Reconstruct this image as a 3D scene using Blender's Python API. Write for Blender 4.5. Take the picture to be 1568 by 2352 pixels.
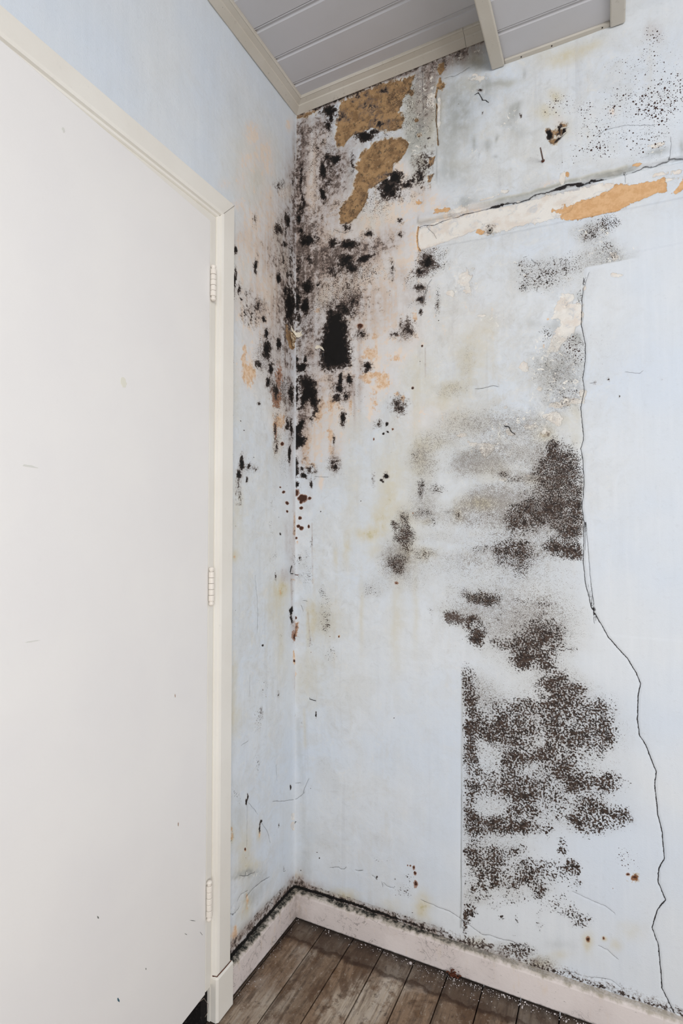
import bpy, bmesh, math, random
import numpy as np
from mathutils import Vector, Matrix

for o in list(bpy.data.objects):
    bpy.data.objects.remove(o, do_unlink=True)
SC = bpy.context.scene
COL = SC.collection
random.seed(11)
RNG = np.random.default_rng(5)

# ------------------------------------------------------------------ camera
cam_d = bpy.data.cameras.new('camera')
cam = bpy.data.objects.new('camera', cam_d)
COL.objects.link(cam)
cam_d.sensor_fit = 'VERTICAL'
cam_d.sensor_height = 36.0
cam_d.lens = 36.0 * 1262.0 / 2352.0
cam_d.clip_start = 0.01
cam.location = (0.883, -1.48, 1.179)
cam.rotation_euler = (math.radians(90.0) + math.atan(36 / 1262.0), 0, math.radians(26.0))
SC.camera = cam

# ------------------------------------------------------------------ world, lights, exposure
W = bpy.data.worlds.new('world')
SC.world = W
W.use_nodes = True
bg = W.node_tree.nodes['Background']
bg.inputs[0].default_value = (0.93, 0.955, 1.0, 1)
bg.inputs[1].default_value = 0.50


def area(name, loc, target, sx, sy, power, col):
    d = bpy.data.lights.new(name, 'AREA')
    d.shape = 'RECTANGLE'
    d.size = sx
    d.size_y = sy
    d.energy = power
    d.color = col
    o = bpy.data.objects.new(name, d)
    COL.objects.link(o)
    o.location = loc
    o.rotation_euler = (Vector(target) - Vector(loc)).to_track_quat('-Z', 'Y').to_euler()
    return o


area('window_light', (2.35, -3.05, 1.45), (0.05, -0.60, 1.25), 1.5, 1.2, 69.0, (0.99, 0.99, 1.0))
SC.view_settings.view_transform = 'Standard'
SC.view_settings.look = 'None'
SC.view_settings.exposure = 0.0
SC.view_settings.gamma = 1.0
SC.view_settings.use_curve_mapping = False


# ------------------------------------------------------------------ small node language
def srgb(r, g, b):
    f = lambda c: (c / 255 / 12.92) if c / 255 <= 0.04045 else ((c / 255 + 0.055) / 1.055) ** 2.4
    return (f(r), f(g), f(b), 1.0)


class S:
    """A socket (or a number) with arithmetic."""
    def __init__(self, nt, s):
        self.nt, self.s = nt, s

    def _m(self, op, *a, clamp=False):
        n = self.nt.nodes.new('ShaderNodeMath')
        n.operation = op
        n.use_clamp = clamp
        for i, v in enumerate((self,) + a):
            if isinstance(v, S):
                self.nt.links.new(v.s, n.inputs[i])
            else:
                n.inputs[i].default_value = v
        return S(self.nt, n.outputs[0])

    def __add__(self, o): return self._m('ADD', o)
    __radd__ = __add__
    def __sub__(self, o): return self._m('SUBTRACT', o)
    def __rsub__(self, o): return self._m('MULTIPLY', -1.0)._m('ADD', o)
    def __mul__(self, o): return self._m('MULTIPLY', o)
    __rmul__ = __mul__
    def mx(self, o): return self._m('MAXIMUM', o)
    def mn(self, o): return self._m('MINIMUM', o)
    def abs(self): return self._m('ABSOLUTE')
    def clamp(self): return self._m('ADD', 0.0, clamp=True)

    def step(self, a, b, lo=0.0, hi=1.0):
        n = self.nt.nodes.new('ShaderNodeMapRange')
        n.interpolation_type = 'SMOOTHSTEP' if a < b else 'LINEAR'
        n.clamp = True
        self.nt.links.new(self.s, n.inputs[0])
        n.inputs[1].default_value = a
        n.inputs[2].default_value = b
        n.inputs[3].default_value = lo
        n.inputs[4].default_value = hi
        return S(self.nt, n.outputs[0])


class Mat:
    def __init__(self, name, rough=0.6, spec=0.3):
        self.m = bpy.data.materials.new(name)
        self.m.use_nodes = True
        self.nt = self.m.node_tree
        self.b = self.nt.nodes['Principled BSDF']
        self.b.inputs['Roughness'].default_value = rough
        self.b.inputs['Specular IOR Level'].default_value = spec
        self.pos = self.new('ShaderNodeTexCoord').outputs['Object']

    def new(self, t): return self.nt.nodes.new(t)

    def attr(self, name):
        n = self.new('ShaderNodeAttribute')
        n.attribute_name = name
        return S(self.nt, n.outputs['Fac'])

    def vec(self, sc=(1, 1, 1), off=(0, 0, 0), src=None):
        n = self.new('ShaderNodeMapping')
        self.nt.links.new(src or self.pos, n.inputs[0])
        n.inputs['Scale'].default_value = sc
        n.inputs['Location'].default_value = off
        return n.outputs[0]

    def noise(self, scale, detail=3, rough=0.55, sc=(1, 1, 1), off=(0, 0, 0), dist=0.0):
        n = self.new('ShaderNodeTexNoise')
        self.nt.links.new(self.vec(sc, off), n.inputs['Vector'])
        n.inputs['Scale'].default_value = scale
        n.inputs['Detail'].default_value = detail
        n.inputs['Roughness'].default_value = rough
        n.inputs['Distortion'].default_value = dist
        return S(self.nt, n.outputs['Fac'])

    def voro(self, scale, sc=(1, 1, 1), feature='F1', col=False):
        n = self.new('ShaderNodeTexVoronoi')
        n.feature = feature
        self.nt.links.new(self.vec(sc), n.inputs['Vector'])
        n.inputs['Scale'].default_value = scale
        if col:
            s = self.new('ShaderNodeSeparateColor')
            self.nt.links.new(n.outputs['Color'], s.inputs[0])
            return S(self.nt, n.outputs['Distance']), S(self.nt, s.outputs[0])
        return S(self.nt, n.outputs['Distance'])

    def xyz(self):
        n = self.new('ShaderNodeSeparateXYZ')
        self.nt.links.new(self.pos, n.inputs[0])
        return [S(self.nt, n.outputs[i]) for i in range(3)]

    def rgb(self, c):
        n = self.new('ShaderNodeRGB')
        n.outputs[0].default_value = c
        return n.outputs[0]

    def mix(self, base, col, fac, mode='MIX'):
        n = self.new('ShaderNodeMix')
        n.data_type = 'RGBA'
        n.blend_type = mode
        n.clamp_factor = True
        if isinstance(fac, S):
            self.nt.links.new(fac.s, n.inputs[0])
        else:
            n.inputs[0].default_value = fac
        for i, v in ((6, base), (7, col)):
            if isinstance(v, tuple):
                n.inputs[i].default_value = v
            else:
                self.nt.links.new(v, n.inputs[i])
        return n.outputs[2]

    def color(self, c):
        if isinstance(c, tuple):
            self.b.inputs['Base Color'].default_value = c
        else:
            self.nt.links.new(c, self.b.inputs['Base Color'])

    def rough(self, s): self.nt.links.new(s.s, self.b.inputs['Roughness'])

    def bump(self, h, dist=0.001, strength=1.0):
        n = self.new('ShaderNodeBump')
        n.inputs['Strength'].default_value = strength
        n.inputs['Distance'].default_value = dist
        self.nt.links.new(h.s, n.inputs['Height'])
        self.nt.links.new(n.outputs[0], self.b.inputs['Normal'])


# ------------------------------------------------------------------ object helpers
def empty(name, loc=(0, 0, 0), parent=None):
    o = bpy.data.objects.new(name, None)
    o.empty_display_size = 0.05
    COL.objects.link(o)
    o.location = loc
    if parent:
        o.parent = parent
    return o


def mesh_obj(name, verts, faces, mat, parent=None, smooth=False, loc=None):
    me = bpy.data.meshes.new(name)
    me.from_pydata([tuple(v) for v in verts], [], faces)
    me.update()
    if smooth:
        me.shade_smooth()
    o = bpy.data.objects.new(name, me)
    if mat:
        me.materials.append(mat.m if isinstance(mat, Mat) else mat)
    COL.objects.link(o)
    if loc:
        o.location = loc
    if parent:
        o.parent = parent
    return o


def bm_obj(name, bm, mat, parent=None, smooth=False, loc=None):
    bmesh.ops.recalc_face_normals(bm, faces=bm.faces)
    me = bpy.data.meshes.new(name)
    bm.to_mesh(me)
    bm.free()
    if smooth:
        me.shade_smooth()
    me.materials.append(mat.m)
    o = bpy.data.objects.new(name, me)
    COL.objects.link(o)
    if loc:
        o.location = loc
    if parent:
        o.parent = parent
    return o


def box_bm(bm, lo, hi, bevel=0.0, seg=2):
    r = bmesh.ops.create_cube(bm, size=1.0)
    vs = r['verts']
    for v in vs:
        v.co = Vector([lo[i] + (v.co[i] + 0.5) * (hi[i] - lo[i]) for i in range(3)])
    if bevel:
        es = list({e for v in vs for e in v.link_edges})
        bmesh.ops.bevel(bm, geom=es, offset=bevel, segments=seg, profile=0.5, affect='EDGES')
    return bm


def box(name, lo, hi, mat, parent=None, bevel=0.0, loc=None):
    bm = bmesh.new()
    box_bm(bm, lo, hi, bevel)
    return bm_obj(name, bm, mat, parent, loc=loc)


def sweep(name, prof, place, s0, s1, mat, parent=None, m0=0.0, m1=0.0, n=1, wob=0.0):
    """profile (u, v) run from s0 to s1; mitred by m*u at its ends; place(u, v, s) gives the point."""
    vs, fs = [], []
    k = len(prof)
    for i in range(n + 1):
        t = i / n
        for (u, v) in prof:
            a, b = s0 + m0 * u, s1 + m1 * u
            w = wob * math.sin(13.1 * (s0 + (s1 - s0) * t) + 3 * u) if wob else 0
            vs.append(place(u + w, v + w * 0.5, a + (b - a) * t))
    for i in range(n):
        for j in range(k):
            fs.append((i * k + j, i * k + (j + 1) % k, (i + 1) * k + (j + 1) % k, (i + 1) * k + j))
    fs.append(tuple(range(k))[::-1])
    fs.append(tuple(n * k + j for j in range(k)))
    o = mesh_obj(name, vs, fs, mat, parent)
    bm = bmesh.new()
    bm.from_mesh(o.data)
    bmesh.ops.recalc_face_normals(bm, faces=bm.faces)
    bm.to_mesh(o.data)
    bm.free()
    return o


def tube_bm(bm, pts, rad, seg=8):
    pts = [Vector(p) for p in pts]
    rs = rad if isinstance(rad, (list, tuple)) else [rad] * len(pts)
    rings = []
    for i, p in enumerate(pts):
        t = (pts[min(i + 1, len(pts) - 1)] - pts[max(i - 1, 0)]).normalized()
        a = t.orthogonal().normalized()
        b = t.cross(a)
        rings.append([bm.verts.new(p + rs[i] * (math.cos(2 * math.pi * j / seg) * a + math.sin(2 * math.pi * j / seg) * b)) for j in range(seg)])
    for i in range(len(pts) - 1):
        for j in range(seg):
            bm.faces.new((rings[i][j], rings[i][(j + 1) % seg], rings[i + 1][(j + 1) % seg], rings[i + 1][j]))
    bm.faces.new(rings[0][::-1])
    bm.faces.new(rings[-1])


def lathe_bm(bm, prof, centre, seg=16):
    """profile of (radius, height) turned about the vertical through centre."""
    cx, cy, cz = centre
    rings = [[bm.verts.new((cx + r * math.cos(2 * math.pi * j / seg), cy + r * math.sin(2 * math.pi * j / seg), cz + h)) for j in range(seg)] for r, h in prof]
    for i in range(len(prof) - 1):
        for j in range(seg):
            bm.faces.new((rings[i][j], rings[i][(j + 1) % seg], rings[i + 1][(j + 1) % seg], rings[i + 1][j]))
    bm.faces.new(rings[0][::-1])
    bm.faces.new(rings[-1])


def struct(o):
    o['kind'] = 'structure'
    return o


def tag(o, label, cat, group=None, kind=None):
    o['label'] = label
    o['category'] = cat
    if group:
        o['group'] = group
    if kind:
        o['kind'] = kind
    return o


# ------------------------------------------------------------------ what stains the walls, in metres on each wall
# blobs: channel -> flat list of (across, up, m00, m01, m10, m11, strength); |M (p - c)| = 1 on the blob's rim
# lines: channel -> (half width, strength, [across, up, ...]); polys: channel -> [across, up, ...]
STAINS = {
 'back': {'blobs': {
  'blk': [0.1166,2.4702,31.3,0.0236,-15.6,-46.0,1.1,0.1149,2.4249,72.2,0.0566,-13.6,-41.4,0.7,0.1246,2.4457,94.3,0.0584,-17.3,-51.9,0.8,0.2376,2.3497,26.7,-0.0347,-20.0,-63.0,1.1,0.2649,2.3572,58.1,-0.102,-29.0,-89.9,0.8,0.2869,2.3755,41.2,-0.0878,-20.4,-62.0,0.35,0.2993,2.4704,64.6,-0.151,-38.7,-108.0,0.7,0.1405,2.3111,38.1,0.0134,-17.4,-58.1,1.0,0.0969,2.288,71.7,0.0783,-8.02,-27.6,0.9,0.1247,2.2871,31.5,0.0195,-10.2,-34.8,0.25,0.097,2.2133,77.8,0.0849,-9.37,-34.6,1.0,0.1168,2.2462,47.1,0.0356,-14.6,-52.1,0.4,0.3177,2.174,22.1,-0.0589,-7.61,-27.5,0.85,0.3344,2.1964,35.3,-0.104,-13.9,-49.1,1.1,0.3762,2.168,48.2,-0.177,-19.5,-69.9,0.6,0.4129,2.1985,63.2,-0.271,-8.21,-28.2,0.25,0.0189,2.2566,128.0,0.31,-11.2,-40.7,0.6,0.0136,2.1573,68.9,0.173,-7.29,-29.1,0.7,0.0162,2.1909,99.6,0.246,-10.6,-40.7,0.6,0.044,2.079,30.3,0.0606,-9.2,-39.6,0.9,0.0208,2.1113,99.9,0.239,-22.2,-92.9,0.8,0.0714,2.08,46.2,0.0707,-18.7,-79.7,0.4,0.1301,2.0495,42.3,0.0224,-12.1,-52.6,0.6,0.1869,2.035,24.5,-0.0108,-12.3,-53.4,0.8,0.1742,1.9831,24.4,-0.00544,-6.55,-30.5,0.75,0.2371,1.9788,27.3,10.8,13.3,-83.9,0.9,0.1921,1.9607,35.8,-0.0189,-11.3,-53.6,0.8,0.1249,1.9676,38.0,0.0236,-11.0,-52.7,0.5,0.0417,1.9316,36.5,0.0745,-6.17,-31.8,0.95,0.0824,1.9285,77.6,0.104,-17.0,-87.0,0.5,0.3481,2.0658,107.0,-0.341,-30.8,-124.0,0.6,0.2497,2.0542,78.0,-0.118,-19.9,-83.5,0.5,0.3218,1.9311,132.0,-0.363,-9.3,-44.5,0.4,0.3503,2.0257,107.0,-0.346,-26.5,-112.0,0.3,0.0335,1.8751,50.5,0.11,-6.17,-34.4,0.9,0.0111,1.9913,89.7,0.23,-3.55,-17.1,0.5,0.1973,2.28,140.0,-0.0863,-8.99,-30.4,0.4,0.1767,2.0928,75.0,-0.0199,-20.0,-81.8,0.5,0.1561,2.4401,47.9,0.0041,-27.0,-80.4,0.25,0.2526,2.431,50.5,-0.0782,-24.4,-71.5,0.2,0.2076,2.4842,39.4,-0.031,-37.2,-106.0,0.2,0.0268,2.4144,112.0,0.256,-16.1,-50.7,0.3,0.0047,2.3074,178.0,0.473,-2.92,-10.1,0.25,0.4296,1.9283,38.7,-0.178,-7.46,-34.7,0.75,0.4094,1.9062,42.7,-0.181,-19.7,-95.0,0.6,0.4047,1.8603,55.4,-0.231,-22.1,-114.0,0.6,0.409,1.8231,85.5,-0.363,-13.1,-71.4,0.6,0.4112,1.7899,186.0,-0.796,-24.9,-143.0,0.8,0.1971,1.8629,44.0,-0.027,-7.21,-39.2,0.5,0.0203,1.6825,34.8,0.0842,-5.82,-45.1,1.1,0.0339,1.7047,130.0,0.284,-8.79,-64.9,0.9,0.0063,1.7094,128.0,0.341,-15.5,-115.0,0.8,0.0303,1.3404,61.0,0.138,-3.36,-80.8,1.0,0.0226,1.3646,114.0,0.272,-6.24,-131.0,0.8,0.0576,1.3119,186.0,0.332,-2.43,-70.6,0.8,0.0084,1.3136,113.0,0.299,-2.77,-80.5,0.7,0.051,1.3548,61.6,0.117,-3.2,-70.4,0.3,0.1484,1.5983,42.1,0.00924,-5.19,-46.7,0.95,0.1562,1.623,97.2,0.00832,-4.23,-35.8,0.9,0.1893,1.6237,82.5,-0.0399,-7.19,-60.3,0.8,0.1484,1.5704,53.8,0.0118,-6.2,-59.7,0.8,0.1792,1.5787,98.5,-0.0306,-6.44,-60.2,0.5,0.1639,1.5063,97.8,-0.00467,-3.37,-38.6,1.0,0.1756,1.5201,197.0,-0.0488,-22.0,-241.0,0.8,0.2416,1.6539,56.5,-0.0781,-6.76,-52.3,0.85,0.222,1.7573,59.1,-0.0617,-13.1,-83.8,0.35,0.3417,1.5305,48.9,-0.152,-4.46,-45.4,0.45,0.3679,1.7476,49.5,-0.175,-7.26,-45.3,0.4,0.3307,1.7392,88.8,-0.258,-17.5,-112.0,0.4,0.1357,1.3694,56.8,0.025,-2.47,-49.0,0.5,0.2802,1.4792,94.7,-0.194,-8.38,-102.0,0.35,0.3078,1.4783,163.0,-0.411,-9.33,-113.0,1.1,0.3077,1.456,212.0,-0.535,-17.3,-225.0,1.0,0.2954,1.4512,263.0,-0.608,-21.1,-281.0,1.0,0.3037,1.3278,106.0,-0.261,-3.88,-94.2,0.8,0.2885,1.3164,175.0,-0.385,-8.53,-225.0,0.9,0.2942,1.3117,263.0,-0.605,-10.3,-282.0,0.8,0.2631,1.3227,259.0,-0.456,-2.93,-74.5,0.25,0.0069,1.8882,68.9,0.182,-3.1,-17.1,0.8,0.0374,1.873,60.7,0.129,-5.97,-33.4,1.0,0.0115,1.8387,112.0,0.288,-5.79,-34.3,0.6,0.0065,1.6117,180.0,0.479,-1.91,-17.3,0.6,0.1356,1.439,241.0,0.106,-3.7,-53.8,0.5,0.4618,1.7554,574.0,-2.96,-97.0,-582.0,1.1,0.0897,1.2277,378.0,0.468,-5.45,-428.0,1.0,0.224,1.2574,507.0,-0.552,-11.8,-554.0,0.9,0.3181,1.3956,426.0,-1.15,-27.3,-453.0,0.7,0.1818,1.9077,49.0,-0.0173,-10.5,-53.6,0.2,0.4303,2.2148,75.2,-0.345,-9.83,-33.1,0.25,0.4096,2.1805,64.5,-0.273,-9.41,-32.9,0.45,0.4358,2.2812,196.0,-0.915,-78.5,-248.0,0.6,0.3888,2.1763,73.6,-0.285,-18.5,-65.5,0.6,0.5874,2.3008,356.0,-2.58,-87.1,-259.0,0.5,0.5233,2.3485,686.0,-4.22,-175.0,-507.0,0.8,0.5808,2.3675,152.0,-1.08,-91.7,-257.0,0.6,0.6869,2.2603,378.0,-3.38,-71.4,-213.0,0.3,0.6005,2.1941,540.0,-4.04,-128.0,-417.0,0.8,0.9499,2.2239,2680.0,-36.0,-816.0,-2320.0,0,0.7552,2.1892,108.0,-1.09,-23.3,-72.8,0.9,0.7825,2.2032,92.7,-0.981,-51.3,-157.0,0.3,0.776,2.1712,69.6,36.5,67.4,-151.0,0.9,0.7907,2.1892,242.0,-2.6,-29.7,-92.0,0.6,0.7613,2.1667,238.0,-2.43,-48.9,-156.0,0.5,0.7783,2.1977,200.0,-2.11,-23.8,-73.3,0.5,0.6035,1.9741,181.0,-1.37,-36.1,-150.0,1.4,0.6013,1.9827,90.4,-0.68,-25.5,-105.0,0.2,0.8554,1.5354,428.0,-5.11,-33.7,-289.0,0.3,0.8833,1.5403,327.0,-4.06,-34.7,-292.0,0.3,0.9078,1.4958,443.0,-5.7,-31.0,-295.0,0.4,0.3855,1.5761,386.0,-1.49,-37.6,-335.0,1.2,0.4137,1.6903,392.0,-1.7,-49.0,-336.0,1.2,0.4619,1.7554,670.0,-3.46,-113.0,-679.0,1.2,0.4074,1.6491,488.0,-2.07,-54.0,-403.0,0.9,0.4073,1.6406,488.0,-2.07,-66.2,-504.0,0.9,0.087,0.1867,440.0,0.576,132.0,-508.0,1.2,0.3288,0.1923,670.0,-1.98,74.8,-272.0,0.8,0.2732,0.1817,325.0,-0.641,73.3,-268.0,0.6,0.0236,0.1343,426.0,1.03,107.0,-401.0,0.8,-0.0122,0.928,184.0,0.554,4.11,-64.4,0.8,-0.0122,0.9008,220.0,0.665,3.65,-51.6,0.7,-0.0029,0.8666,85.2,0.243,5.15,-64.7,0.5,-0.005,0.8356,101.0,0.291,6.67,-76.1,0.6,0.09,1.2278,462.0,0.569,-6.68,-524.0,1.2,-0.1179,0.8026,262.0,1.27,19.6,-210.0,1.1,-0.0701,1.0229,305.0,1.23,3.3,-84.3,0.6,-0.0874,1.1894,422.0,1.82,-0.217,-83.5,0.25,0.001,0.6009,318.0,0.893,32.1,-218.0,0.8,-0.0127,1.068,549.0,1.66,14.5,-513.0,0.9,0.0565,1.1275,284.0,0.516,2.17,-163.0,0.3,0.0189,1.0824,279.0,0.689,3.2,-129.0,0.35,0.0762,0.6098,386.0,0.574,15.2,-102.0,1.0,0.0256,0.5788,565.0,1.34,50.7,-329.0,0.7,0.3269,0.6389,885.0,-2.57,143.0,-950.0,1,0.0571,0.3871,576.0,1.05,137.0,-668.0,0.9,0.0876,0.187,470.0,0.609,100.0,-387.0,1.2,0.0789,0.2006,334.0,0.484,230.0,-901.0,0.6,0.0332,2.092,35.3,0.077,-12.1,-51.4,0.5,0.0216,2.2975,126.0,0.298,-5.12,-17.8,0.5,0.0266,2.1981,105.0,0.241,-4.69,-17.9,0.5,0.049,2.0122,45.8,0.0877,-7.8,-36.2,0.4,0.1132,2.3233,82.4,0.0671,-11.0,-36.4,0.6,0.1699,1.8368,22.8,-0.00343,-6.0,-34.2,0.6,0.1227,1.6798,33.5,0.0221,-3.79,-28.7,0.7,0.5017,0.935,73.0,-0.432,13.2,-185.0,0.1],
  'mauve': [0.049,2.4269,30.3,0.0575,-5.97,-18.5,0.8,0.0297,2.3592,40.0,0.0892,-3.85,-12.7,1.0,0.114,2.2759,23.5,0.0189,-4.29,-14.9,0.75,0.1716,2.2971,32.3,-0.00575,-7.0,-23.4,0.7,0.1561,2.2209,21.4,0.00183,-5.31,-19.2,0.55,0.0272,2.242,60.0,0.137,-2.53,-9.27,0.7,0.0605,2.126,20.4,0.035,-4.22,-17.2,0.75,0.0331,2.0548,25.9,0.0566,-3.86,-17.1,1.0,0.1142,2.0127,11.1,0.00891,-5.11,-23.3,0.95,0.0607,1.9858,18.4,0.0316,-4.82,-23.0,0.9,0.2073,2.0062,14.2,-0.0112,-7.99,-35.9,0.75,0.2958,2.0046,18.9,-0.0435,-10.0,-44.0,0.5,0.0105,2.2367,128.0,0.327,-1.37,-5.08,0.9,0.0979,2.4305,46.5,0.0499,-8.44,-25.8,0.7,0.0168,1.9413,30.0,0.074,-3.34,-17.1,0.8,0.1716,2.1177,24.3,-0.00433,-6.65,-26.5,0.4,0.2618,1.9758,20.4,-0.0352,-7.94,-36.4,0.4,0.3292,2.0375,19.3,-0.0553,-6.64,-27.7,0.35,0.1035,2.1826,31.2,0.0307,-6.09,-23.1,0.5,0.3522,1.907,35.8,-0.117,-6.55,-32.1,0.35,0.4081,2.1291,36.8,-0.155,-6.8,-25.1,0.3,0.0061,1.7812,44.9,0.119,-1.58,-10.3,0.9,0.0502,1.7985,30.6,0.0582,-3.33,-20.8,0.6,0.2071,1.8565,19.9,-0.0157,-6.58,-36.0,0.5,0.1867,1.5918,28.2,-0.0124,-2.67,-24.1,0.7,0.0614,1.5961,23.1,0.0397,-2.27,-21.0,0.6,0.1459,1.6242,32.2,0.00846,-3.62,-30.6,0.6,0.0207,1.514,36.3,0.0879,-1.49,-17.4,0.8,0.1251,1.7394,15.9,0.00985,-1.57,-10.6,0.4,0.0389,1.9211,18.2,0.0381,-4.94,-25.8,0.7,0.2219,1.6518,101.0,-0.105,-1.08,-8.41,0.5,0.2043,1.5668,200.0,-0.148,-1.14,-10.9,0.6,0.1356,1.3972,48.3,0.0213,-1.24,-21.6,0.5,0.3609,1.7355,36.1,-0.124,-5.9,-37.7,0.4,0.3979,1.8392,27.6,-0.112,-5.34,-28.5,0.4,0.0291,1.3938,30.5,0.0694,-0.966,-17.5,0.4,0.2566,1.7882,13.6,-0.0223,-3.05,-18.3,0.25,0.2568,1.8565,13.6,-0.0223,-4.05,-21.9,0.25,0.088,1.7068,62.5,0.0784,-3.23,-23.4,0.5,0.0512,1.2886,92.6,0.176,-0.5,-17.6,0.2,0.4367,2.4554,24.4,-0.114,-6.02,-16.4,0.6,0.5314,2.4947,14.7,4.97,0.728,-31.3,0.9,0.4622,2.4813,17.6,6.11,0.816,-30.7,0.8,0.4105,2.3884,32.1,-0.136,-5.64,-16.4,0.5,0.4006,2.5045,25.6,9.04,1.19,-60.3,1.0,0.5461,2.5037,18.5,6.23,1.95,-94.3,0.9,0.9923,2.3584,55.0,-0.776,-15.7,-38.9,0.4,0.3598,1.1953,91.2,-0.314,-0.138,-30.2,0.4,0.3469,1.0771,33.3,-0.107,1.21,-42.3,0.4,0.0177,0.0967,42.5,0.108,7.94,-28.6,0.9,0.0411,0.0834,19.1,0.0406,14.2,-50.4,0.9,0.095,2.2489,7.26,0.00817,-1.02,-3.64,0.35,0.1553,1.9625,6.16,0.000621,-1.73,-8.28,0.35,0.0651,1.667,10.8,0.0179,-0.583,-4.6,0.35,0.2556,1.8373,7.96,-0.0129,-1.73,-9.61,0.25,0.0198,2.3964,62.8,0.151,-3.17,-10.1,1.0,0.0203,2.1858,52.5,0.126,-2.05,-7.95,1.0,0.0239,1.9898,45.2,0.106,-1.67,-8.0,1.0,0.0332,2.0711,24.4,0.0533,-4.13,-18.0,0.9,0.043,1.9031,35.6,0.0719,-2.71,-14.5,0.8,0.1255,1.9957,13.3,0.00812,-6.12,-28.4,0.8,0.1553,2.0229,13.5,0.00136,-8.34,-37.2,0.6,0.0872,2.3754,46.4,0.0583,-3.76,-12.0,0.5,0.1403,2.2906,55.7,0.0197,-3.6,-12.2,0.7,0.1026,2.2605,29.8,0.0297,-5.16,-18.2,0.8,0.1847,2.3449,13.7,-0.00547,-14.5,-46.3,0.4,0.3118,2.3052,24.4,-0.0625,-4.0,-12.8,0.3,0.4059,2.5308,10.3,3.62,0.375,-30.2,0.7,0.4374,2.3794,39.2,-0.184,-4.55,-13.2,0.5,0.2699,2.0168,12.3,3.29,0.808,-37.1,0.6,0.0344,1.5342,40.1,0.0875,-0.838,-9.17,0.6,0.1405,1.7776,11.2,0.00398,-1.32,-8.3,0.2,0.0418,1.7247,32.1,0.0657,-2.57,-18.2,0.6],
  'cream': [0.071,2.3174,36.8,0.0563,-3.04,-10.3,0.9,0.0494,2.2262,30.4,0.0577,-4.63,-17.1,0.8,0.1033,2.3901,46.7,0.0459,-10.9,-34.5,0.7,0.1353,2.1742,21.2,0.00932,-6.91,-26.2,0.6,0.3898,2.0984,24.3,-0.0948,-8.38,-32.2,0.7,0.3151,2.0998,30.0,-0.0787,-9.4,-36.8,0.5,0.3439,2.2186,35.5,-0.11,-10.7,-36.9,0.7,0.1036,2.0675,13.4,0.0132,-8.11,-34.8,0.5,0.3438,2.1825,17.7,-0.0552,-10.4,-36.9,0.4,0.2568,1.8944,10.2,-0.0167,-4.28,-21.9,0.45,0.3708,1.9386,27.1,-0.0973,-6.89,-32.2,0.5,0.0716,1.9691,23.1,0.0354,-8.55,-41.6,0.5,0.394,1.9999,36.6,-0.146,-8.78,-37.7,0.5,0.2565,1.6746,22.8,-0.0373,-2.49,-18.4,0.8,0.0722,1.5333,23.3,0.0357,-1.3,-14.1,1.0,0.1407,1.5502,19.3,0.00678,-2.11,-21.5,0.9,0.0509,1.4259,20.5,0.039,-1.03,-16.2,0.9,0.1356,1.4205,32.2,0.0142,-1.06,-16.6,0.7,0.2853,1.6033,19.0,-0.0405,-2.89,-24.8,0.8,0.3422,1.6718,26.9,-0.0835,-6.22,-45.1,0.7,0.2611,1.5384,41.2,-0.0709,-1.82,-18.5,0.7,0.0885,1.3155,62.9,0.079,-1.27,-35.6,0.7,0.104,1.6385,27.0,0.0265,-4.26,-35.3,0.7,0.1715,1.6397,32.7,-0.00581,-4.42,-36.0,0.7,0.3047,1.7578,10.5,-0.0259,-3.57,-22.3,0.4,0.2221,1.8537,10.0,-0.0105,-4.4,-24.1,0.35,0.3838,1.7231,36.6,-0.14,-3.9,-25.3,0.6,0.0503,1.7409,30.6,0.0582,-5.05,-34.7,0.5,0.0398,1.4743,30.6,0.064,-2.66,-35.0,0.8,0.5286,2.0393,10.7,2.6,0.842,-49.7,0.8,0.5041,1.9915,23.4,4.59,-1.66,-66.7,0.8,0.4298,2.1044,16.3,-0.0748,-6.61,-24.9,0.7,0.754,2.064,20.4,3.6,-5.31,-108.0,0.5,0.4242,1.9906,32.6,-0.147,-7.74,-33.3,0.8,0.9004,2.1976,86.6,-1.09,-19.3,-57.1,0.5,0.7764,2.212,48.0,-0.503,-12.0,-36.6,0.5,0.17,1.9327,4.27,-0.000643,-1.26,-6.24,0.6,0.0952,2.1116,7.28,0.00819,-0.891,-3.65,0.5,0.2975,2.0363,6.64,-0.0155,-1.83,-7.72,0.6,0.2694,1.7572,6.02,-0.0112,-1.02,-6.45,0.45,0.1258,1.5525,8.4,0.00512,-0.616,-6.25,0.5,0.3251,2.1845,12.3,-0.0344,-2.71,-9.67,0.5,0.427,1.486,7.93,-0.0363,-1.2,-13.6,0.4,0.5737,1.7208,7.16,-0.0507,-0.911,-5.63,0.25],
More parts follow.
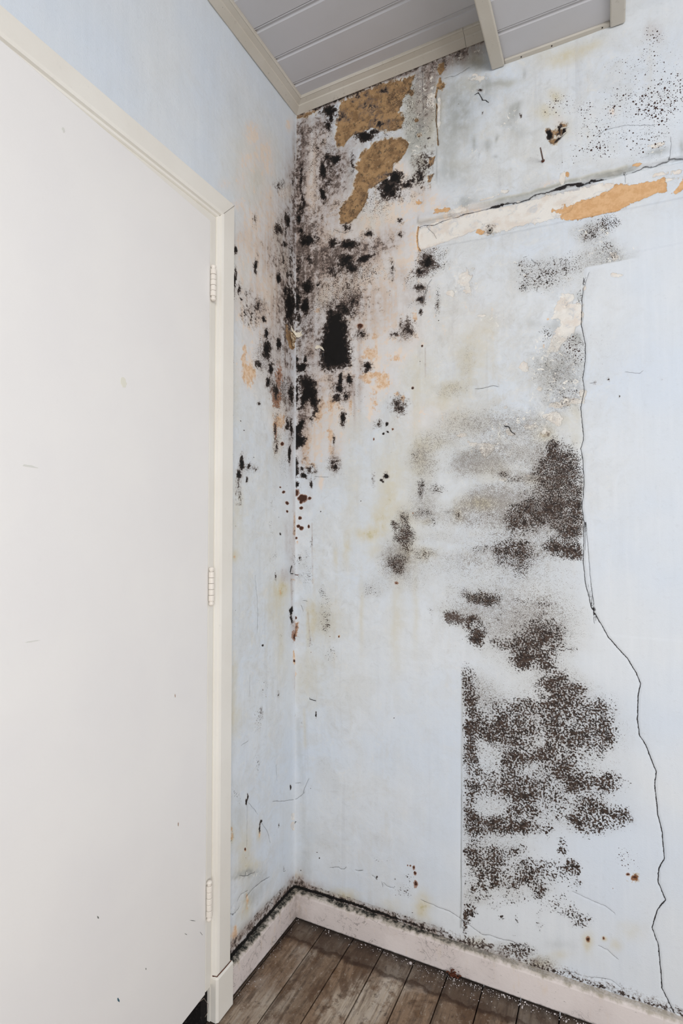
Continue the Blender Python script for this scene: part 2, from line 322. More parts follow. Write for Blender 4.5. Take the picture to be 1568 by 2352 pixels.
  'yel': [0.2422,2.086,15.5,-0.0215,-6.68,-27.1,0.9,0.3104,2.1101,20.9,-0.0533,-6.32,-24.5,0.8,0.1716,1.9157,13.0,-0.00231,-4.67,-23.8,0.75,0.0984,1.8849,47.0,0.0504,-9.7,-52.5,0.9,0.1353,2.0792,15.9,0.007,-12.5,-52.7,0.5,0.3953,2.333,24.3,-0.0966,-2.62,-7.99,0.55,0.4092,2.3864,24.4,-0.103,-6.42,-18.7,0.7,0.3762,2.1733,21.7,-0.0794,-7.85,-28.0,0.5,0.0602,2.2914,36.6,0.0628,-2.37,-8.21,0.5,0.3289,1.9252,10.6,-0.0305,-3.09,-14.9,0.3,0.2669,2.0753,34.1,-0.0615,-10.7,-43.6,0.6,0.1037,1.8991,23.5,0.0231,-4.96,-26.3,0.8,0.0984,1.8953,72.2,0.0775,-9.84,-52.5,0.9,0.1868,1.9021,32.8,-0.0144,-8.32,-42.9,0.6,0.4844,1.5418,29.2,-0.162,-4.16,-39.3,0.5,0.4542,1.5194,28.7,-0.145,-5.75,-58.5,0.4,0.1459,1.5032,12.9,0.00339,-0.926,-10.8,0.4,0.2566,1.7655,10.2,-0.0168,-1.76,-11.0,0.25,0.397,1.6119,18.5,-0.0749,-1.13,-9.19,0.3,0.3272,1.3334,17.9,-0.0513,-0.326,-7.58,0.3,0.2458,1.1622,25.7,-0.0377,0.256,-56.0,0.45,0.1967,1.2707,33.3,-0.0205,-0.181,-7.34,0.25,0.3636,1.2016,24.4,-0.0855,-0.122,-19.2,0.5,0.4317,1.4144,22.7,-0.106,-1.58,-23.4,0.3,0.3964,1.4817,74.1,-0.3,-0.496,-5.77,0.4,0.5697,2.4603,35.1,-0.243,-15.7,-40.9,0.8,0.4309,2.3561,24.4,-0.112,-4.17,-12.3,0.5,0.7989,2.3771,25.7,6.54,-1.17,-46.6,0.8,0.8636,2.3834,38.2,9.48,-1.85,-66.8,0.6,0.8396,2.3749,62.2,-0.716,-28.8,-74.1,0.4,0.773,2.2862,47.8,-0.497,-18.3,-52.1,0.7,0.7516,2.2478,33.7,-0.339,-14.7,-43.5,0.7,0.7489,2.4009,15.5,3.35,-3.28,-34.9,0.3,0.7845,2.1912,48.3,-0.512,-14.2,-44.1,0.6,0.5454,2.3909,26.0,-0.17,-12.2,-34.0,0.3,0.6522,2.362,37.0,-0.308,-29.3,-80.9,0.4,0.4512,2.319,49.4,-0.243,-4.09,-12.4,0.5,0.4097,2.2108,32.2,-0.136,-7.26,-24.7,0.5,0.4615,2.3608,66.2,-0.337,-22.7,-66.4,0.5,0.5198,2.1784,34.3,-0.21,-9.99,-34.0,0.3,0.6507,2.1872,5.56,-0.0464,-2.51,-8.14,0.12,0.5642,1.6627,19.4,-0.135,-2.02,-14.0,0.45,0.4967,1.5612,20.6,-0.119,-3.86,-34.5,0.6,0.5403,1.6184,42.2,-0.275,-2.27,-17.5,0.5,0.5011,1.4789,17.2,-0.101,-2.28,-26.0,0.4,0.7391,1.4134,39.8,-0.397,-3.31,-44.8,0.8,0.7684,1.451,40.5,-0.425,-4.88,-56.5,0.6,0.4368,1.4112,16.6,-0.0791,-2.28,-34.2,0.4,0.5797,1.2431,24.2,-0.175,-1.03,-53.8,0.9,0.5139,1.216,52.4,-0.32,-0.574,-52.8,0.7,0.6167,1.33,18.5,-0.146,-1.65,-36.1,0.4,0.8086,1.4083,41.6,-0.465,-1.69,-22.9,0.35,0.8133,1.469,62.5,-0.703,-3.56,-38.2,0.4,0.4062,1.3641,32.7,-0.138,-1.07,-20.3,0.5,0.5969,1.7145,36.3,-0.271,-5.7,-35.4,0.3,0.7041,1.3036,29.3,-0.275,-2.88,-74.3,0.5,0.3171,1.277,32.6,-0.0879,-0.284,-10.4,0.45,0.3669,1.1058,40.4,-0.144,0.487,-23.6,0.8,0.5689,1.2434,18.9,-0.133,-1.2,-62.3,0.8,0.4254,1.107,34.8,-0.159,1.11,-54.0,0.7,0.3365,0.9821,39.8,-0.121,0.388,-7.06,0.3,0.3909,0.9619,103.0,-0.41,0.442,-7.17,0.3,0.2755,1.1619,38.3,-0.0759,0.242,-51.7,0.5,0.265,1.1134,31.8,-0.0573,0.742,-41.3,0.4,0.2861,1.2101,32.1,-0.0694,-0.222,-25.9,0.4,0.421,1.195,51.9,-0.234,-0.493,-108.0,0.5,0.5626,0.9945,37.8,-0.264,4.14,-75.3,0.4,0.408,0.1313,40.9,-0.178,7.19,-24.1,0.6,0.7149,0.0885,30.8,-0.302,20.3,-59.7,0.9,0.8254,0.1787,88.2,-1.03,13.3,-41.1,0.8,0.8585,0.1975,169.0,-2.08,57.1,-178.0,0.9,0.8812,0.1888,68.6,-0.871,20.5,-62.8,0.4,0.7592,0.1283,42.3,-0.446,26.8,-80.6,0.4,0.9178,0.2362,35.1,-0.468,16.0,-50.8,0.3,0.5439,0.0877,27.7,-0.187,18.3,-56.5,0.5,0.1647,0.0944,23.0,-0.00144,16.7,-57.9,1.0,0.0147,0.1159,56.6,0.146,13.6,-50.0,0.6,0.404,0.1365,42.0,-0.18,8.26,-27.8,0.5,0.316,0.115,33.3,-0.0911,16.1,-54.3,0.3,0.0813,0.08,22.0,0.031,22.5,-78.4,0.7,0.1025,0.9013,16.7,0.0171,1.21,-16.6,0.55,0.0635,0.8985,76.4,0.13,1.2,-16.4,0.7,0.0461,0.8782,142.0,0.284,1.02,-13.1,0.6,0.0376,0.7058,22.7,0.0489,1.6,-13.1,0.3,0.2429,1.1629,27.9,-0.0395,0.199,-45.6,0.6,0.1779,1.1179,80.8,-0.0235,0.338,-20.7,0.6,0.1405,1.091,119.0,0.0427,0.776,-33.3,0.5,0.094,0.7765,15.6,0.0182,2.8,-26.6,0.2,0.1364,0.6994,7.96,0.00345,1.71,-13.5,0.12,0.2266,0.9286,125.0,-0.142,0.62,-9.15,0.4,0.3314,0.865,53.0,-0.157,0.826,-9.44,0.25,0.2862,1.2028,32.1,-0.0695,-0.151,-23.0,0.4,0.323,1.4448,4.68,-0.0131,-0.196,-2.65,0.12,0.5142,1.6702,5.54,-0.0336,-0.6,-4.15,0.15],
  'grey': [0.4137,2.3716,24.5,-0.105,-3.82,-11.2,0.75,0.3859,2.2778,36.3,-0.139,-5.35,-17.2,0.5,0.4884,2.259,25.6,-0.143,-2.9,-9.2,0.5,0.0048,2.2875,98.9,0.263,-1.15,-4.05,0.8,0.049,2.4465,30.2,0.0575,-11.1,-33.9,0.5,0.3993,2.198,36.6,-0.148,-9.31,-32.1,0.5,0.2272,1.9463,33.5,-0.0378,-7.51,-36.1,0.4,0.187,2.2548,65.2,-0.0286,-5.1,-17.7,0.5,0.368,2.4414,35.8,-0.125,-13.1,-36.8,0.5,0.0611,1.7393,30.8,0.0528,-5.06,-34.8,0.4,0.0062,1.7424,59.9,0.159,-2.47,-17.2,0.6,0.051,1.3548,46.2,0.0879,-2.4,-52.8,0.4,0.222,1.7573,50.2,-0.0524,-11.4,-72.6,0.5,0.3417,1.5305,53.8,-0.167,-5.57,-56.7,0.5,0.4366,2.4401,21.7,-0.101,-4.47,-12.3,0.9,0.4103,2.3324,27.6,-0.117,-4.62,-14.0,0.7,0.5314,2.4848,13.8,4.66,0.98,-37.6,1.0,0.5696,2.4457,23.4,-0.162,-12.9,-34.1,0.7,0.5303,2.3127,23.0,-0.144,-4.01,-12.0,0.7,0.5161,2.3767,34.1,-0.206,-8.9,-25.3,0.6,0.5879,2.3708,26.7,-0.193,-12.3,-34.4,0.6,0.5099,2.1568,18.6,-0.111,-8.34,-29.1,0.5,0.6694,2.2803,48.1,-25.4,-26.7,-31.9,0.75,0.6468,2.2546,55.4,-0.458,-17.3,-52.7,0.3,0.6778,2.221,37.7,-0.331,-13.7,-42.6,0.4,0.5633,2.2239,117.0,-0.802,-17.8,-57.2,0.7,0.6007,2.2098,89.9,-0.673,-18.0,-57.9,0.7,0.6237,2.2193,219.0,-1.72,-27.6,-87.4,0.7,0.6158,2.3752,24.1,-0.186,-29.0,-80.0,0.5,0.6967,2.3694,190.0,-1.73,-26.2,-71.0,0.5,0.9991,2.0713,40.9,11.0,10.4,-86.2,0.7,0.5433,2.0694,41.9,-0.273,-13.6,-51.5,0.6,1.0449,2.0655,205.0,-3.09,-14.9,-48.1,0.7,0.621,2.1701,137.0,-1.07,-63.1,-210.0,0.6,0.5876,2.3322,35.6,-0.258,-17.9,-51.7,0.4,0.6522,2.362,37.0,-0.308,-25.4,-70.1,0.4,0.6035,1.9797,63.9,-0.483,-19.6,-80.9,1.0,0.7698,1.5796,17.3,-0.182,-2.86,-22.5,0.45,0.8153,1.6484,62.4,-0.701,-8.6,-56.9,0.8,0.7793,1.7073,81.1,-0.861,-12.6,-74.8,0.6,0.7627,1.6922,40.2,-0.415,-12.1,-74.4,0.4,0.7492,1.5912,39.9,-0.404,-7.26,-55.8,0.4,0.8245,1.7569,62.6,-0.712,-14.1,-75.7,0.5,0.6489,1.4338,86.9,-0.731,-4.25,-54.5,0.5,0.7079,1.7057,38.8,-0.364,-12.0,-73.1,0.3,0.888,1.8315,26.0,-0.324,-6.22,-28.9,0.3,0.922,1.8113,53.2,-0.694,-9.87,-46.7,0.4,0.5481,1.3708,30.4,-0.203,-3.02,-53.0,0.6,0.9916,0.0681,2970.0,-43.6,997.0,-2630.0,0,0.7595,0.1533,25.4,-0.268,26.2,-80.5,0.2,0.0387,0.1903,38.1,0.0823,2.62,-10.3,0.3],
  'spk': [0.4275,1.9265,29.9,-0.136,-6.13,-28.6,0.9,0.4116,1.9014,37.1,-0.159,-13.1,-63.4,0.8,0.4606,1.9325,38.1,-0.195,-8.39,-38.5,0.45,0.4866,1.9354,38.6,-0.215,-8.55,-38.8,0.25,0.407,1.8563,44.4,-0.187,-14.7,-76.1,0.7,0.4113,1.8204,65.5,-0.281,-9.1,-49.7,0.8,0.46,1.8159,143.0,-0.733,-6.11,-33.1,0.4,0.4111,1.7856,139.0,-0.597,-16.5,-95.5,0.8,0.3796,1.813,91.2,-0.341,-13.6,-75.6,0.5,0.1562,1.8484,16.1,0.00138,-6.33,-35.6,0.5,0.2765,1.9908,34.3,-0.0676,-24.4,-110.0,0.5,0.4084,2.2087,44.1,-0.186,-8.27,-28.2,0.5,0.3752,1.8845,43.6,-0.16,-11.3,-56.5,0.5,0.2471,2.0341,25.3,-0.0372,-8.43,-36.2,0.4,0.353,2.144,26.8,-0.0875,-10.0,-37.1,0.4,0.2072,1.9505,16.6,-0.013,-7.47,-35.9,0.5,0.3417,1.5305,43.1,-0.134,-3.98,-40.5,0.95,0.3679,1.7476,36.3,-0.129,-6.05,-37.8,0.9,0.3307,1.7392,62.7,-0.182,-11.7,-74.8,0.6,0.2802,1.4792,69.5,-0.143,-6.15,-74.5,0.6,0.3567,1.1627,36.5,-0.124,0.176,-38.5,1.0,0.3614,1.2016,73.0,-0.253,-0.183,-28.9,0.6,0.3268,1.1844,82.7,-0.237,-0.114,-76.2,0.7,0.1357,1.3694,38.6,0.017,-1.81,-36.0,0.7,0.409,1.2955,86.4,-0.37,-0.86,-25.9,0.55,0.4043,1.2228,44.9,-0.189,-0.582,-46.7,0.45,0.222,1.7573,40.2,-0.0419,-8.52,-54.5,0.6,0.1971,1.8629,28.3,-0.0174,-5.66,-30.8,0.7,0.46,1.806,95.4,-0.489,-4.68,-25.8,0.5,0.2607,1.3183,148.0,-0.254,-1.7,-44.7,0.4,0.3916,1.3912,74.0,-0.294,-3.48,-57.8,0.5,0.4573,1.2855,38.5,-0.197,-1.46,-47.3,0.35,0.4395,1.1969,38.2,-0.184,-0.202,-39.3,0.4,0.1043,1.3617,63.4,0.0622,-5.13,-107.0,0.3,0.3145,1.8639,151.0,-0.395,-10.6,-55.6,0.3,0.8501,1.9092,42.2,-0.498,-13.5,-56.9,0.7,0.8661,1.9361,21.3,-0.257,-11.3,-45.7,0.5,0.8931,1.925,43.4,-0.543,-14.2,-57.6,0.4,0.7725,1.8377,14.2,-0.149,-7.77,-37.1,0.45,0.7346,1.8093,19.7,-0.193,-7.27,-36.7,0.5,0.692,1.8499,57.5,-0.522,-7.53,-36.2,0.5,0.8135,1.8469,31.0,-0.346,-8.08,-37.6,0.35,0.7094,1.8693,38.7,-0.363,-11.7,-54.5,0.3,0.8883,1.8567,43.3,-0.54,-8.6,-38.5,0.5,0.9032,1.8146,43.8,-0.557,-9.79,-46.5,0.4,0.6829,1.8057,57.2,-0.511,-10.5,-54.2,0.4,0.8284,1.7512,83.6,-0.957,-7.02,-37.9,0.5,0.7594,1.372,60.6,-0.626,-2.3,-37.7,0.85,0.7674,1.3495,40.6,-0.425,-1.75,-32.4,0.95,0.7877,1.3484,41.1,-0.445,-2.06,-38.0,0.8,0.7464,1.3108,30.1,-0.304,-1.04,-25.1,0.6,0.7873,1.3091,27.4,-0.297,-1.19,-28.6,0.65,0.8071,1.2778,35.8,-0.4,-0.813,-25.6,0.6,0.7881,1.3878,41.1,-0.445,-3.04,-45.6,0.5,0.7662,1.2352,14.4,-0.15,-0.508,-28.5,0.85,0.7118,1.2183,16.9,-0.161,-0.549,-44.8,0.75,0.7984,1.2216,31.2,-0.344,-0.449,-32.9,1.0,0.7698,1.5796,17.3,-0.182,-2.86,-22.5,0.35,0.7773,1.5122,20.4,-0.216,-3.43,-32.3,0.35,0.8151,1.6352,49.9,-0.561,-5.58,-37.9,0.4,0.7416,1.6731,59.5,-0.593,-6.91,-44.4,0.35,0.754,1.3792,63.2,-0.647,-3.32,-52.5,0.9,0.7772,1.3441,28.5,-0.303,-1.39,-26.5,0.5,0.7416,1.329,27.9,-0.28,-1.24,-26.2,0.6,0.7884,1.2976,37.0,-0.401,-1.01,-26.6,0.5,0.7683,1.2312,17.1,-0.179,-0.439,-26.5,0.6,0.7164,1.215,20.6,-0.198,-0.44,-39.1,0.55,0.6837,1.1982,22.1,-0.2,-0.197,-33.2,0.75,0.7947,1.1726,29.0,-0.318,0.0549,-26.8,1.0,0.7749,1.1267,23.4,-0.249,0.666,-40.0,1.05,0.8055,1.1107,52.6,-0.587,1.57,-71.4,0.9,0.6665,1.1206,24.1,-0.211,0.695,-38.7,1.05,0.6285,1.1112,47.0,-0.381,0.789,-38.3,0.9,0.6868,1.0953,40.7,-0.371,1.01,-39.0,0.6,0.6536,1.0858,29.9,-0.255,1.1,-38.6,0.55,0.5768,1.119,32.6,-0.235,1.01,-56.5,0.55,0.5671,0.9948,25.3,-0.178,3.11,-56.6,0.9,0.6019,0.9923,58.0,-0.444,4.29,-76.2,0.5,0.4995,0.9348,33.6,-0.198,4.41,-61.8,0.85,0.5445,0.9291,37.4,-0.25,4.17,-56.3,0.85,0.5641,0.8866,37.9,-0.266,3.96,-45.4,0.95,0.6224,0.8765,39.3,-0.315,5.31,-57.8,0.65,0.7134,0.9017,17.8,-0.171,2.29,-26.4,0.75,0.6845,0.8398,27.2,-0.248,4.13,-39.3,1.1,0.7248,0.8356,31.4,-0.309,4.29,-39.9,0.8,0.6725,0.8725,30.4,-0.27,3.7,-39.1,0.75,0.7302,0.9869,41.9,-0.414,3.99,-66.1,0.65,0.6938,0.9593,22.3,-0.207,2.68,-39.3,0.45,0.7534,0.93,23.2,-0.239,2.36,-30.0,0.45,0.7877,0.8793,37.3,-0.407,7.77,-81.2,0.45,0.6487,0.9907,21.7,-0.184,4.46,-77.4,0.45,0.6741,1.0521,40.4,-0.36,1.3,-33.3,0.4,0.5433,0.7544,37.5,-0.25,4.76,-37.8,0.8,0.5257,0.7876,44.5,-0.283,4.33,-37.6,0.5,0.7598,0.7981,28.6,-0.298,4.87,-40.4,0.7,0.7979,0.7701,33.0,-0.366,6.44,-49.1,0.75,0.736,0.7702,28.2,-0.282,6.18,-48.1,0.5,0.3597,1.1623,45.6,-0.157,0.142,-30.2,0.75,0.3694,1.1246,56.1,-0.203,0.652,-42.5,0.7,0.3444,1.0864,33.2,-0.106,1.37,-52.9,0.6,0.3271,1.1812,89.6,-0.257,-0.0437,-69.9,0.6,0.3367,1.0625,39.7,-0.121,1.72,-52.8,0.5,0.4093,1.2886,114.0,-0.491,-1.11,-35.6,0.6,0.4114,1.2185,46.9,-0.203,-0.804,-71.5,0.45,0.4453,1.2874,35.0,-0.172,-1.98,-63.5,0.35,0.4254,1.107,34.8,-0.159,1.31,-63.6,0.5,0.5125,1.2128,109.0,-0.666,-0.877,-88.3,0.55,0.6302,1.3211,65.1,-0.528,-4.92,-114.0,0.7,0.6597,1.3068,26.5,-0.229,-3.76,-95.8,0.6,0.4387,0.9052,151.0,-0.729,1.91,-24.3,0.4,0.4319,0.9506,117.0,-0.55,5.49,-83.8,0.4,0.5482,0.7176,43.9,-0.297,5.04,-36.8,0.9,0.5524,0.6549,36.7,-0.251,3.14,-20.2,1.05,0.5427,0.5766,43.9,-0.293,4.4,-24.6,0.85,0.5971,0.6531,22.6,-0.173,7.12,-45.0,0.95,0.6449,0.6474,19.4,-0.164,4.12,-25.4,0.85,0.7046,0.7261,18.6,-0.176,6.53,-46.3,0.8,0.6625,0.7026,26.2,-0.229,6.7,-45.8,0.7,0.7537,0.7458,31.1,-0.322,6.44,-47.0,0.65,0.8052,0.7487,23.4,-0.263,6.61,-47.8,0.7,0.8547,0.739,44.3,-0.537,4.99,-34.7,0.6,0.7451,0.6935,19.1,-0.195,4.5,-29.4,0.7,0.7845,0.6534,21.2,-0.231,5.72,-34.1,0.75,0.8689,0.6757,44.8,-0.554,5.78,-35.0,0.6,0.8236,0.6765,23.7,-0.275,4.36,-26.8,0.5,0.6951,0.6039,18.5,-0.173,6.91,-38.7,0.95,0.6443,0.5774,25.9,-0.219,7.01,-38.1,0.7,0.6049,0.5171,15.2,-0.118,5.66,-28.3,0.75,0.6818,0.5065,18.4,-0.168,6.03,-29.0,0.95,0.756,0.5768,25.0,-0.261,7.53,-39.5,0.9,0.8068,0.5574,21.6,-0.244,8.03,-40.2,0.95,0.8601,0.5681,26.8,-0.328,9.81,-49.1,0.7,0.8859,0.5611,45.5,-0.577,12.6,-61.9,0.4,0.8292,0.5043,18.8,-0.22,13.3,-60.9,0.85,0.8778,0.5029,27.2,-0.341,15.3,-68.8,0.6,0.9068,0.4893,46.2,-0.604,11.5,-50.0,0.65,0.802,0.4653,43.1,-0.485,13.8,-60.4,0.85,0.8437,0.4504,20.5,-0.245,11.6,-49.1,0.5,0.546,0.3977,44.1,-0.298,7.4,-31.9,1.15,0.5952,0.4003,18.9,-0.144,10.6,-45.4,1.1,0.6641,0.4164,18.2,-0.161,12.1,-51.5,1.0,0.6813,0.4592,21.8,-0.199,12.9,-58.1,0.85,0.7181,0.4206,30.7,-0.3,14.0,-58.9,0.6,0.5455,0.3171,44.2,-0.299,7.16,-28.0,0.95,0.5946,0.3208,22.8,-0.174,8.4,-32.5,0.75,0.5854,0.2745,20.6,-0.154,10.3,-37.9,0.8,0.6594,0.3549,39.5,-0.346,16.3,-64.4,0.7,0.6374,0.267,26.0,-0.218,17.9,-64.2,0.75,0.6924,0.3121,34.6,-0.323,9.02,-33.5,0.75,0.7106,0.2703,61.3,-0.592,13.4,-47.3,0.85,0.6675,0.3096,59.6,-0.53,12.5,-46.6,0.5,0.791,0.3509,51.5,-0.57,12.8,-48.4,1.1,0.7679,0.3864,97.5,-1.04,10.1,-40.0,0.65,0.7963,0.3111,51.7,-0.578,16.9,-60.7,0.55,0.7495,0.3358,27.9,-0.288,10.6,-39.8,0.35,0.5354,0.1673,44.1,-0.291,14.6,-48.9,0.9,0.5261,0.1422,73.1,-0.471,11.4,-37.4,0.8,0.5582,0.205,31.9,-0.223,25.2,-86.9,0.55,0.6067,0.2018,46.0,-0.361,26.1,-88.3,0.5,0.6499,0.2316,21.5,-0.185,16.8,-58.1,0.4,0.7605,0.2555,42.2,-0.445,14.1,-48.1,0.45,0.7878,0.2387,64.4,-0.711,14.6,-48.6,0.45,0.8108,0.2252,43.6,-0.499,20.9,-68.0,0.5,0.738,0.7863,41.0,-0.413,7.21,-58.4,0.6,0.7703,0.7988,41.9,-0.445,7.92,-65.5,0.5,0.7978,0.7854,42.7,-0.474,7.51,-59.5,0.5,0.5349,0.7795,54.4,-0.354,3.7,-31.4,0.45,0.7363,0.6197,41.2,-0.414,8.27,-47.0,0.7,0.772,0.5924,31.6,-0.338,11.1,-59.5,0.7,0.6196,0.723,25.5,-0.204,7.8,-56.4,0.35,0.7859,0.7796,25.4,-0.277,10.1,-79.1,0.4,0.7324,0.2346,41.4,-0.417,17.7,-59.7,0.3,0.7119,0.2075,123.0,-1.19,27.7,-91.3,0.4,0.5719,0.2355,22.5,-0.163,16.0,-56.7,0.5,0.5404,0.2356,44.1,-0.295,20.9,-74.8,0.4,0.5214,0.1116,72.9,-0.464,11.8,-37.4,0.9,0.5349,0.0892,36.8,-0.243,24.2,-75.1,0.7,0.5708,0.0876,20.5,-0.148,18.6,-57.0,0.6,0.636,0.0917,21.3,-0.179,19.3,-58.2,0.6,0.6781,0.1057,40.2,-0.367,21.7,-65.5,0.7,0.6573,0.1158,39.6,-0.347,38.2,-117.0,0.4,0.7149,0.0927,41.1,-0.402,27.0,-79.6,0.6,0.7349,0.0828,83.3,-0.844,31.8,-92.4,0.6,0.6195,0.177,145.0,-1.17,27.0,-88.7,0.5,0.6579,0.1802,297.0,-2.6,14.3,-46.7,0.4,0.7117,0.182,94.5,-0.917,28.4,-91.4,0.6,0.6534,0.1402,98.8,-0.858,46.4,-146.0,0.4,0.7993,0.2235,43.3,-0.487,15.0,-48.8,0.35,0.7682,0.2305,84.8,-0.907,36.4,-121.0,0.5,0.6013,0.0585,14.4,-0.112,26.0,-76.8,0.3,0.3657,0.207,41.1,-0.148,20.0,-73.2,0.35,0.3509,0.1664,33.9,-0.114,15.6,-54.8,0.4,0.3555,0.0995,25.6,-0.0877,22.2,-73.3,0.4,0.2912,0.2331,32.8,-0.075,28.0,-107.0,0.3,0.1593,0.1914,30.5,0.000997,54.5,-207.0,0.3,0.1025,0.9202,29.2,0.0298,1.39,-20.4,0.4,0.059,1.0471,57.0,0.101,0.992,-29.0,0.3,0.0323,1.0848,37.5,0.0838,0.786,-32.4,0.3,0.0281,1.0228,37.4,0.0865,1.74,-43.2,0.3,0.111,0.8832,78.3,0.0684,2.59,-33.3,0.5,0.0549,0.8294,87.8,0.163,3.97,-43.8,0.4,0.0937,0.9876,89.4,0.105,2.2,-44.0,0.4,0.2623,0.9925,21.2,-0.0373,1.76,-34.6,0.3,0.1237,0.802,39.5,0.0258,4.44,-44.7,0.35,0.3395,1.078,33.1,-0.103,0.994,-35.2,0.7,0.3395,1.0567,44.2,-0.137,2.41,-70.5,0.4,0.6277,0.6535,11.5,-0.0941,2.42,-15.1,0.32,0.745,0.6807,8.27,-0.0843,2.46,-15.7,0.3,0.6692,0.5083,7.91,-0.0705,2.81,-13.6,0.38,0.803,0.5567,12.9,-0.145,3.7,-18.5,0.28,0.5814,0.3351,18.8,-0.139,3.82,-15.1,0.35,0.6419,0.2942,11.7,-0.0992,5.2,-19.3,0.28,0.8212,0.4697,13.1,-0.152,7.96,-34.8,0.4,0.5469,0.528,55.0,-0.372,2.15,-11.1,0.55,0.7366,1.2317,11.4,-0.114,-0.28,-16.9,0.3,0.6972,0.8961,11.2,-0.105,1.3,-14.8,0.3,0.6751,1.1638,12.1,-0.108,0.0907,-19.4,0.25,0.7868,1.1476,25.9,-0.281,0.172,-17.2,0.35,0.0874,2.1684,13.0,0.0164,-1.34,-5.2,0.35,0.1845,1.9564,8.6,-0.00344,-2.61,-12.5,0.4,0.1256,1.8607,11.1,0.00679,-2.22,-12.4,0.35,0.3257,2.4179,18.4,-0.0514,-2.65,-7.67,0.35,0.4054,2.4032,19.2,-0.0797,-2.49,-7.13,0.4,0.2561,2.138,11.9,-0.0192,-4.98,-19.0,0.45,0.0338,1.7945,21.3,0.0464,-0.768,-4.85,0.4,0.1844,1.5861,17.3,-0.00692,-1.38,-12.7,0.3,0.0949,2.373,16.3,0.0184,-3.77,-12.1,0.35,0.4995,0.9348,24.3,-0.143,3.18,-44.5,0.45,0.5671,0.9948,18.9,-0.134,2.07,-37.7,0.5,0.5444,0.9225,24.9,-0.166,2.86,-37.6,0.5,0.5619,0.8864,25.2,-0.176,2.83,-32.4,0.5,0.6145,0.9539,39.0,-0.308,1.04,-15.3,0.3,0.7251,0.8692,15.7,-0.154,1.93,-19.9,0.4,0.7168,1.2576,12.4,-0.119,-0.959,-39.1,0.35,0.7575,1.3283,23.0,-0.237,-0.861,-18.2,0.35,0.7082,1.2065,11.2,-0.106,-0.335,-39.1,0.5,0.8545,0.7226,24.2,-0.293,3.3,-22.1,0.5,0.8613,0.6663,29.7,-0.364,5.13,-30.6,0.5,0.8306,0.628,16.4,-0.192,7.21,-40.4,0.4,0.8713,0.5703,24.5,-0.305,8.2,-41.1,0.45,0.8219,0.5274,15.4,-0.178,8.52,-40.5,0.45,0.8591,0.4824,14.9,-0.183,9.35,-41.0,0.45,0.7851,0.7123,15.9,-0.173,3.55,-23.8,0.4,0.5839,0.6823,20.4,-0.151,2.56,-17.2,0.4,0.7252,0.3167,20.6,-0.204,7.12,-26.4,0.35,0.5419,0.4596,44.0,-0.294,3.39,-15.9,0.5],
  'rust': [0.025,1.2692,60.9,0.143,-1.88,-80.9,1.0,0.0213,1.2585,152.0,0.368,-3.57,-175.0,0.8,0.0501,1.2696,154.0,0.296,-4.51,-193.0,0.9,0.0046,1.2908,100.0,0.272,-2.49,-87.1,0.7,0.0202,1.2409,152.0,0.371,-3.04,-191.0,0.9,0.0192,1.2109,166.0,0.407,-1.23,-150.0,0.8,0.0121,1.1848,151.0,0.391,-0.262,-175.0,0.8,0.0215,1.1776,130.0,0.316,0.0523,-151.0,0.8,0.0469,1.1814,206.0,0.407,-0.0947,-152.0,0.9,0.0056,1.1467,201.0,0.543,1.74,-210.0,0.9,0.3855,1.5763,245.0,-0.946,-28.6,-255.0,1.0,0.4143,1.691,280.0,-1.22,-42.0,-288.0,1.0,0.222,1.7802,100.0,-0.105,-19.7,-121.0,0.7,0.3239,1.4627,267.0,-0.749,-22.3,-283.0,0.6,0.2667,1.438,345.0,-0.628,-15.8,-223.0,0.5,0.3424,1.7317,268.0,-0.834,-58.0,-375.0,0.3,0.3851,1.2201,407.0,-1.58,-4.95,-426.0,1.0,0.3341,1.0198,165.0,-0.497,9.39,-211.0,0.4,0.3228,1.4629,391.0,-1.09,-40.9,-518.0,0.9,0.923,0.3574,117.0,-1.57,34.7,-127.0,0.45,0.9109,0.3636,279.0,-3.67,85.4,-315.0,0.4,0.3838,0.2385,252.0,-0.987,40.7,-153.0,0.5,0.3878,0.2232,224.0,-0.895,58.1,-215.0,0.5,0.3911,0.1961,144.0,-0.585,30.0,-108.0,0.5,0.8248,0.1867,220.0,-2.58,43.9,-137.0,0.5,0.8575,0.198,338.0,-4.14,79.9,-249.0,0.5,0.8792,0.322,546.0,-6.9,141.0,-499.0,0.4,0.3837,0.24,259.0,-1.02,48.9,-184.0,0.7,0.3741,0.2411,412.0,-1.55,97.0,-367.0,0.6,0.3862,0.2262,346.0,-1.37,74.5,-276.0,0.7,0.3898,0.1978,149.0,-0.599,28.0,-101.0,0.5,0.3658,0.2397,410.0,-1.48,96.7,-366.0,0.6,0.0037,0.8999,247.0,0.676,15.4,-216.0,0.8,0.0038,0.8634,111.0,0.305,3.48,-43.2,0.35,0.1522,0.8537,400.0,0.0626,23.3,-270.0,0.8,0.1221,0.8523,473.0,0.322,57.6,-669.0,0.5,0.0567,0.7973,572.0,1.04,43.4,-439.0,0.9],
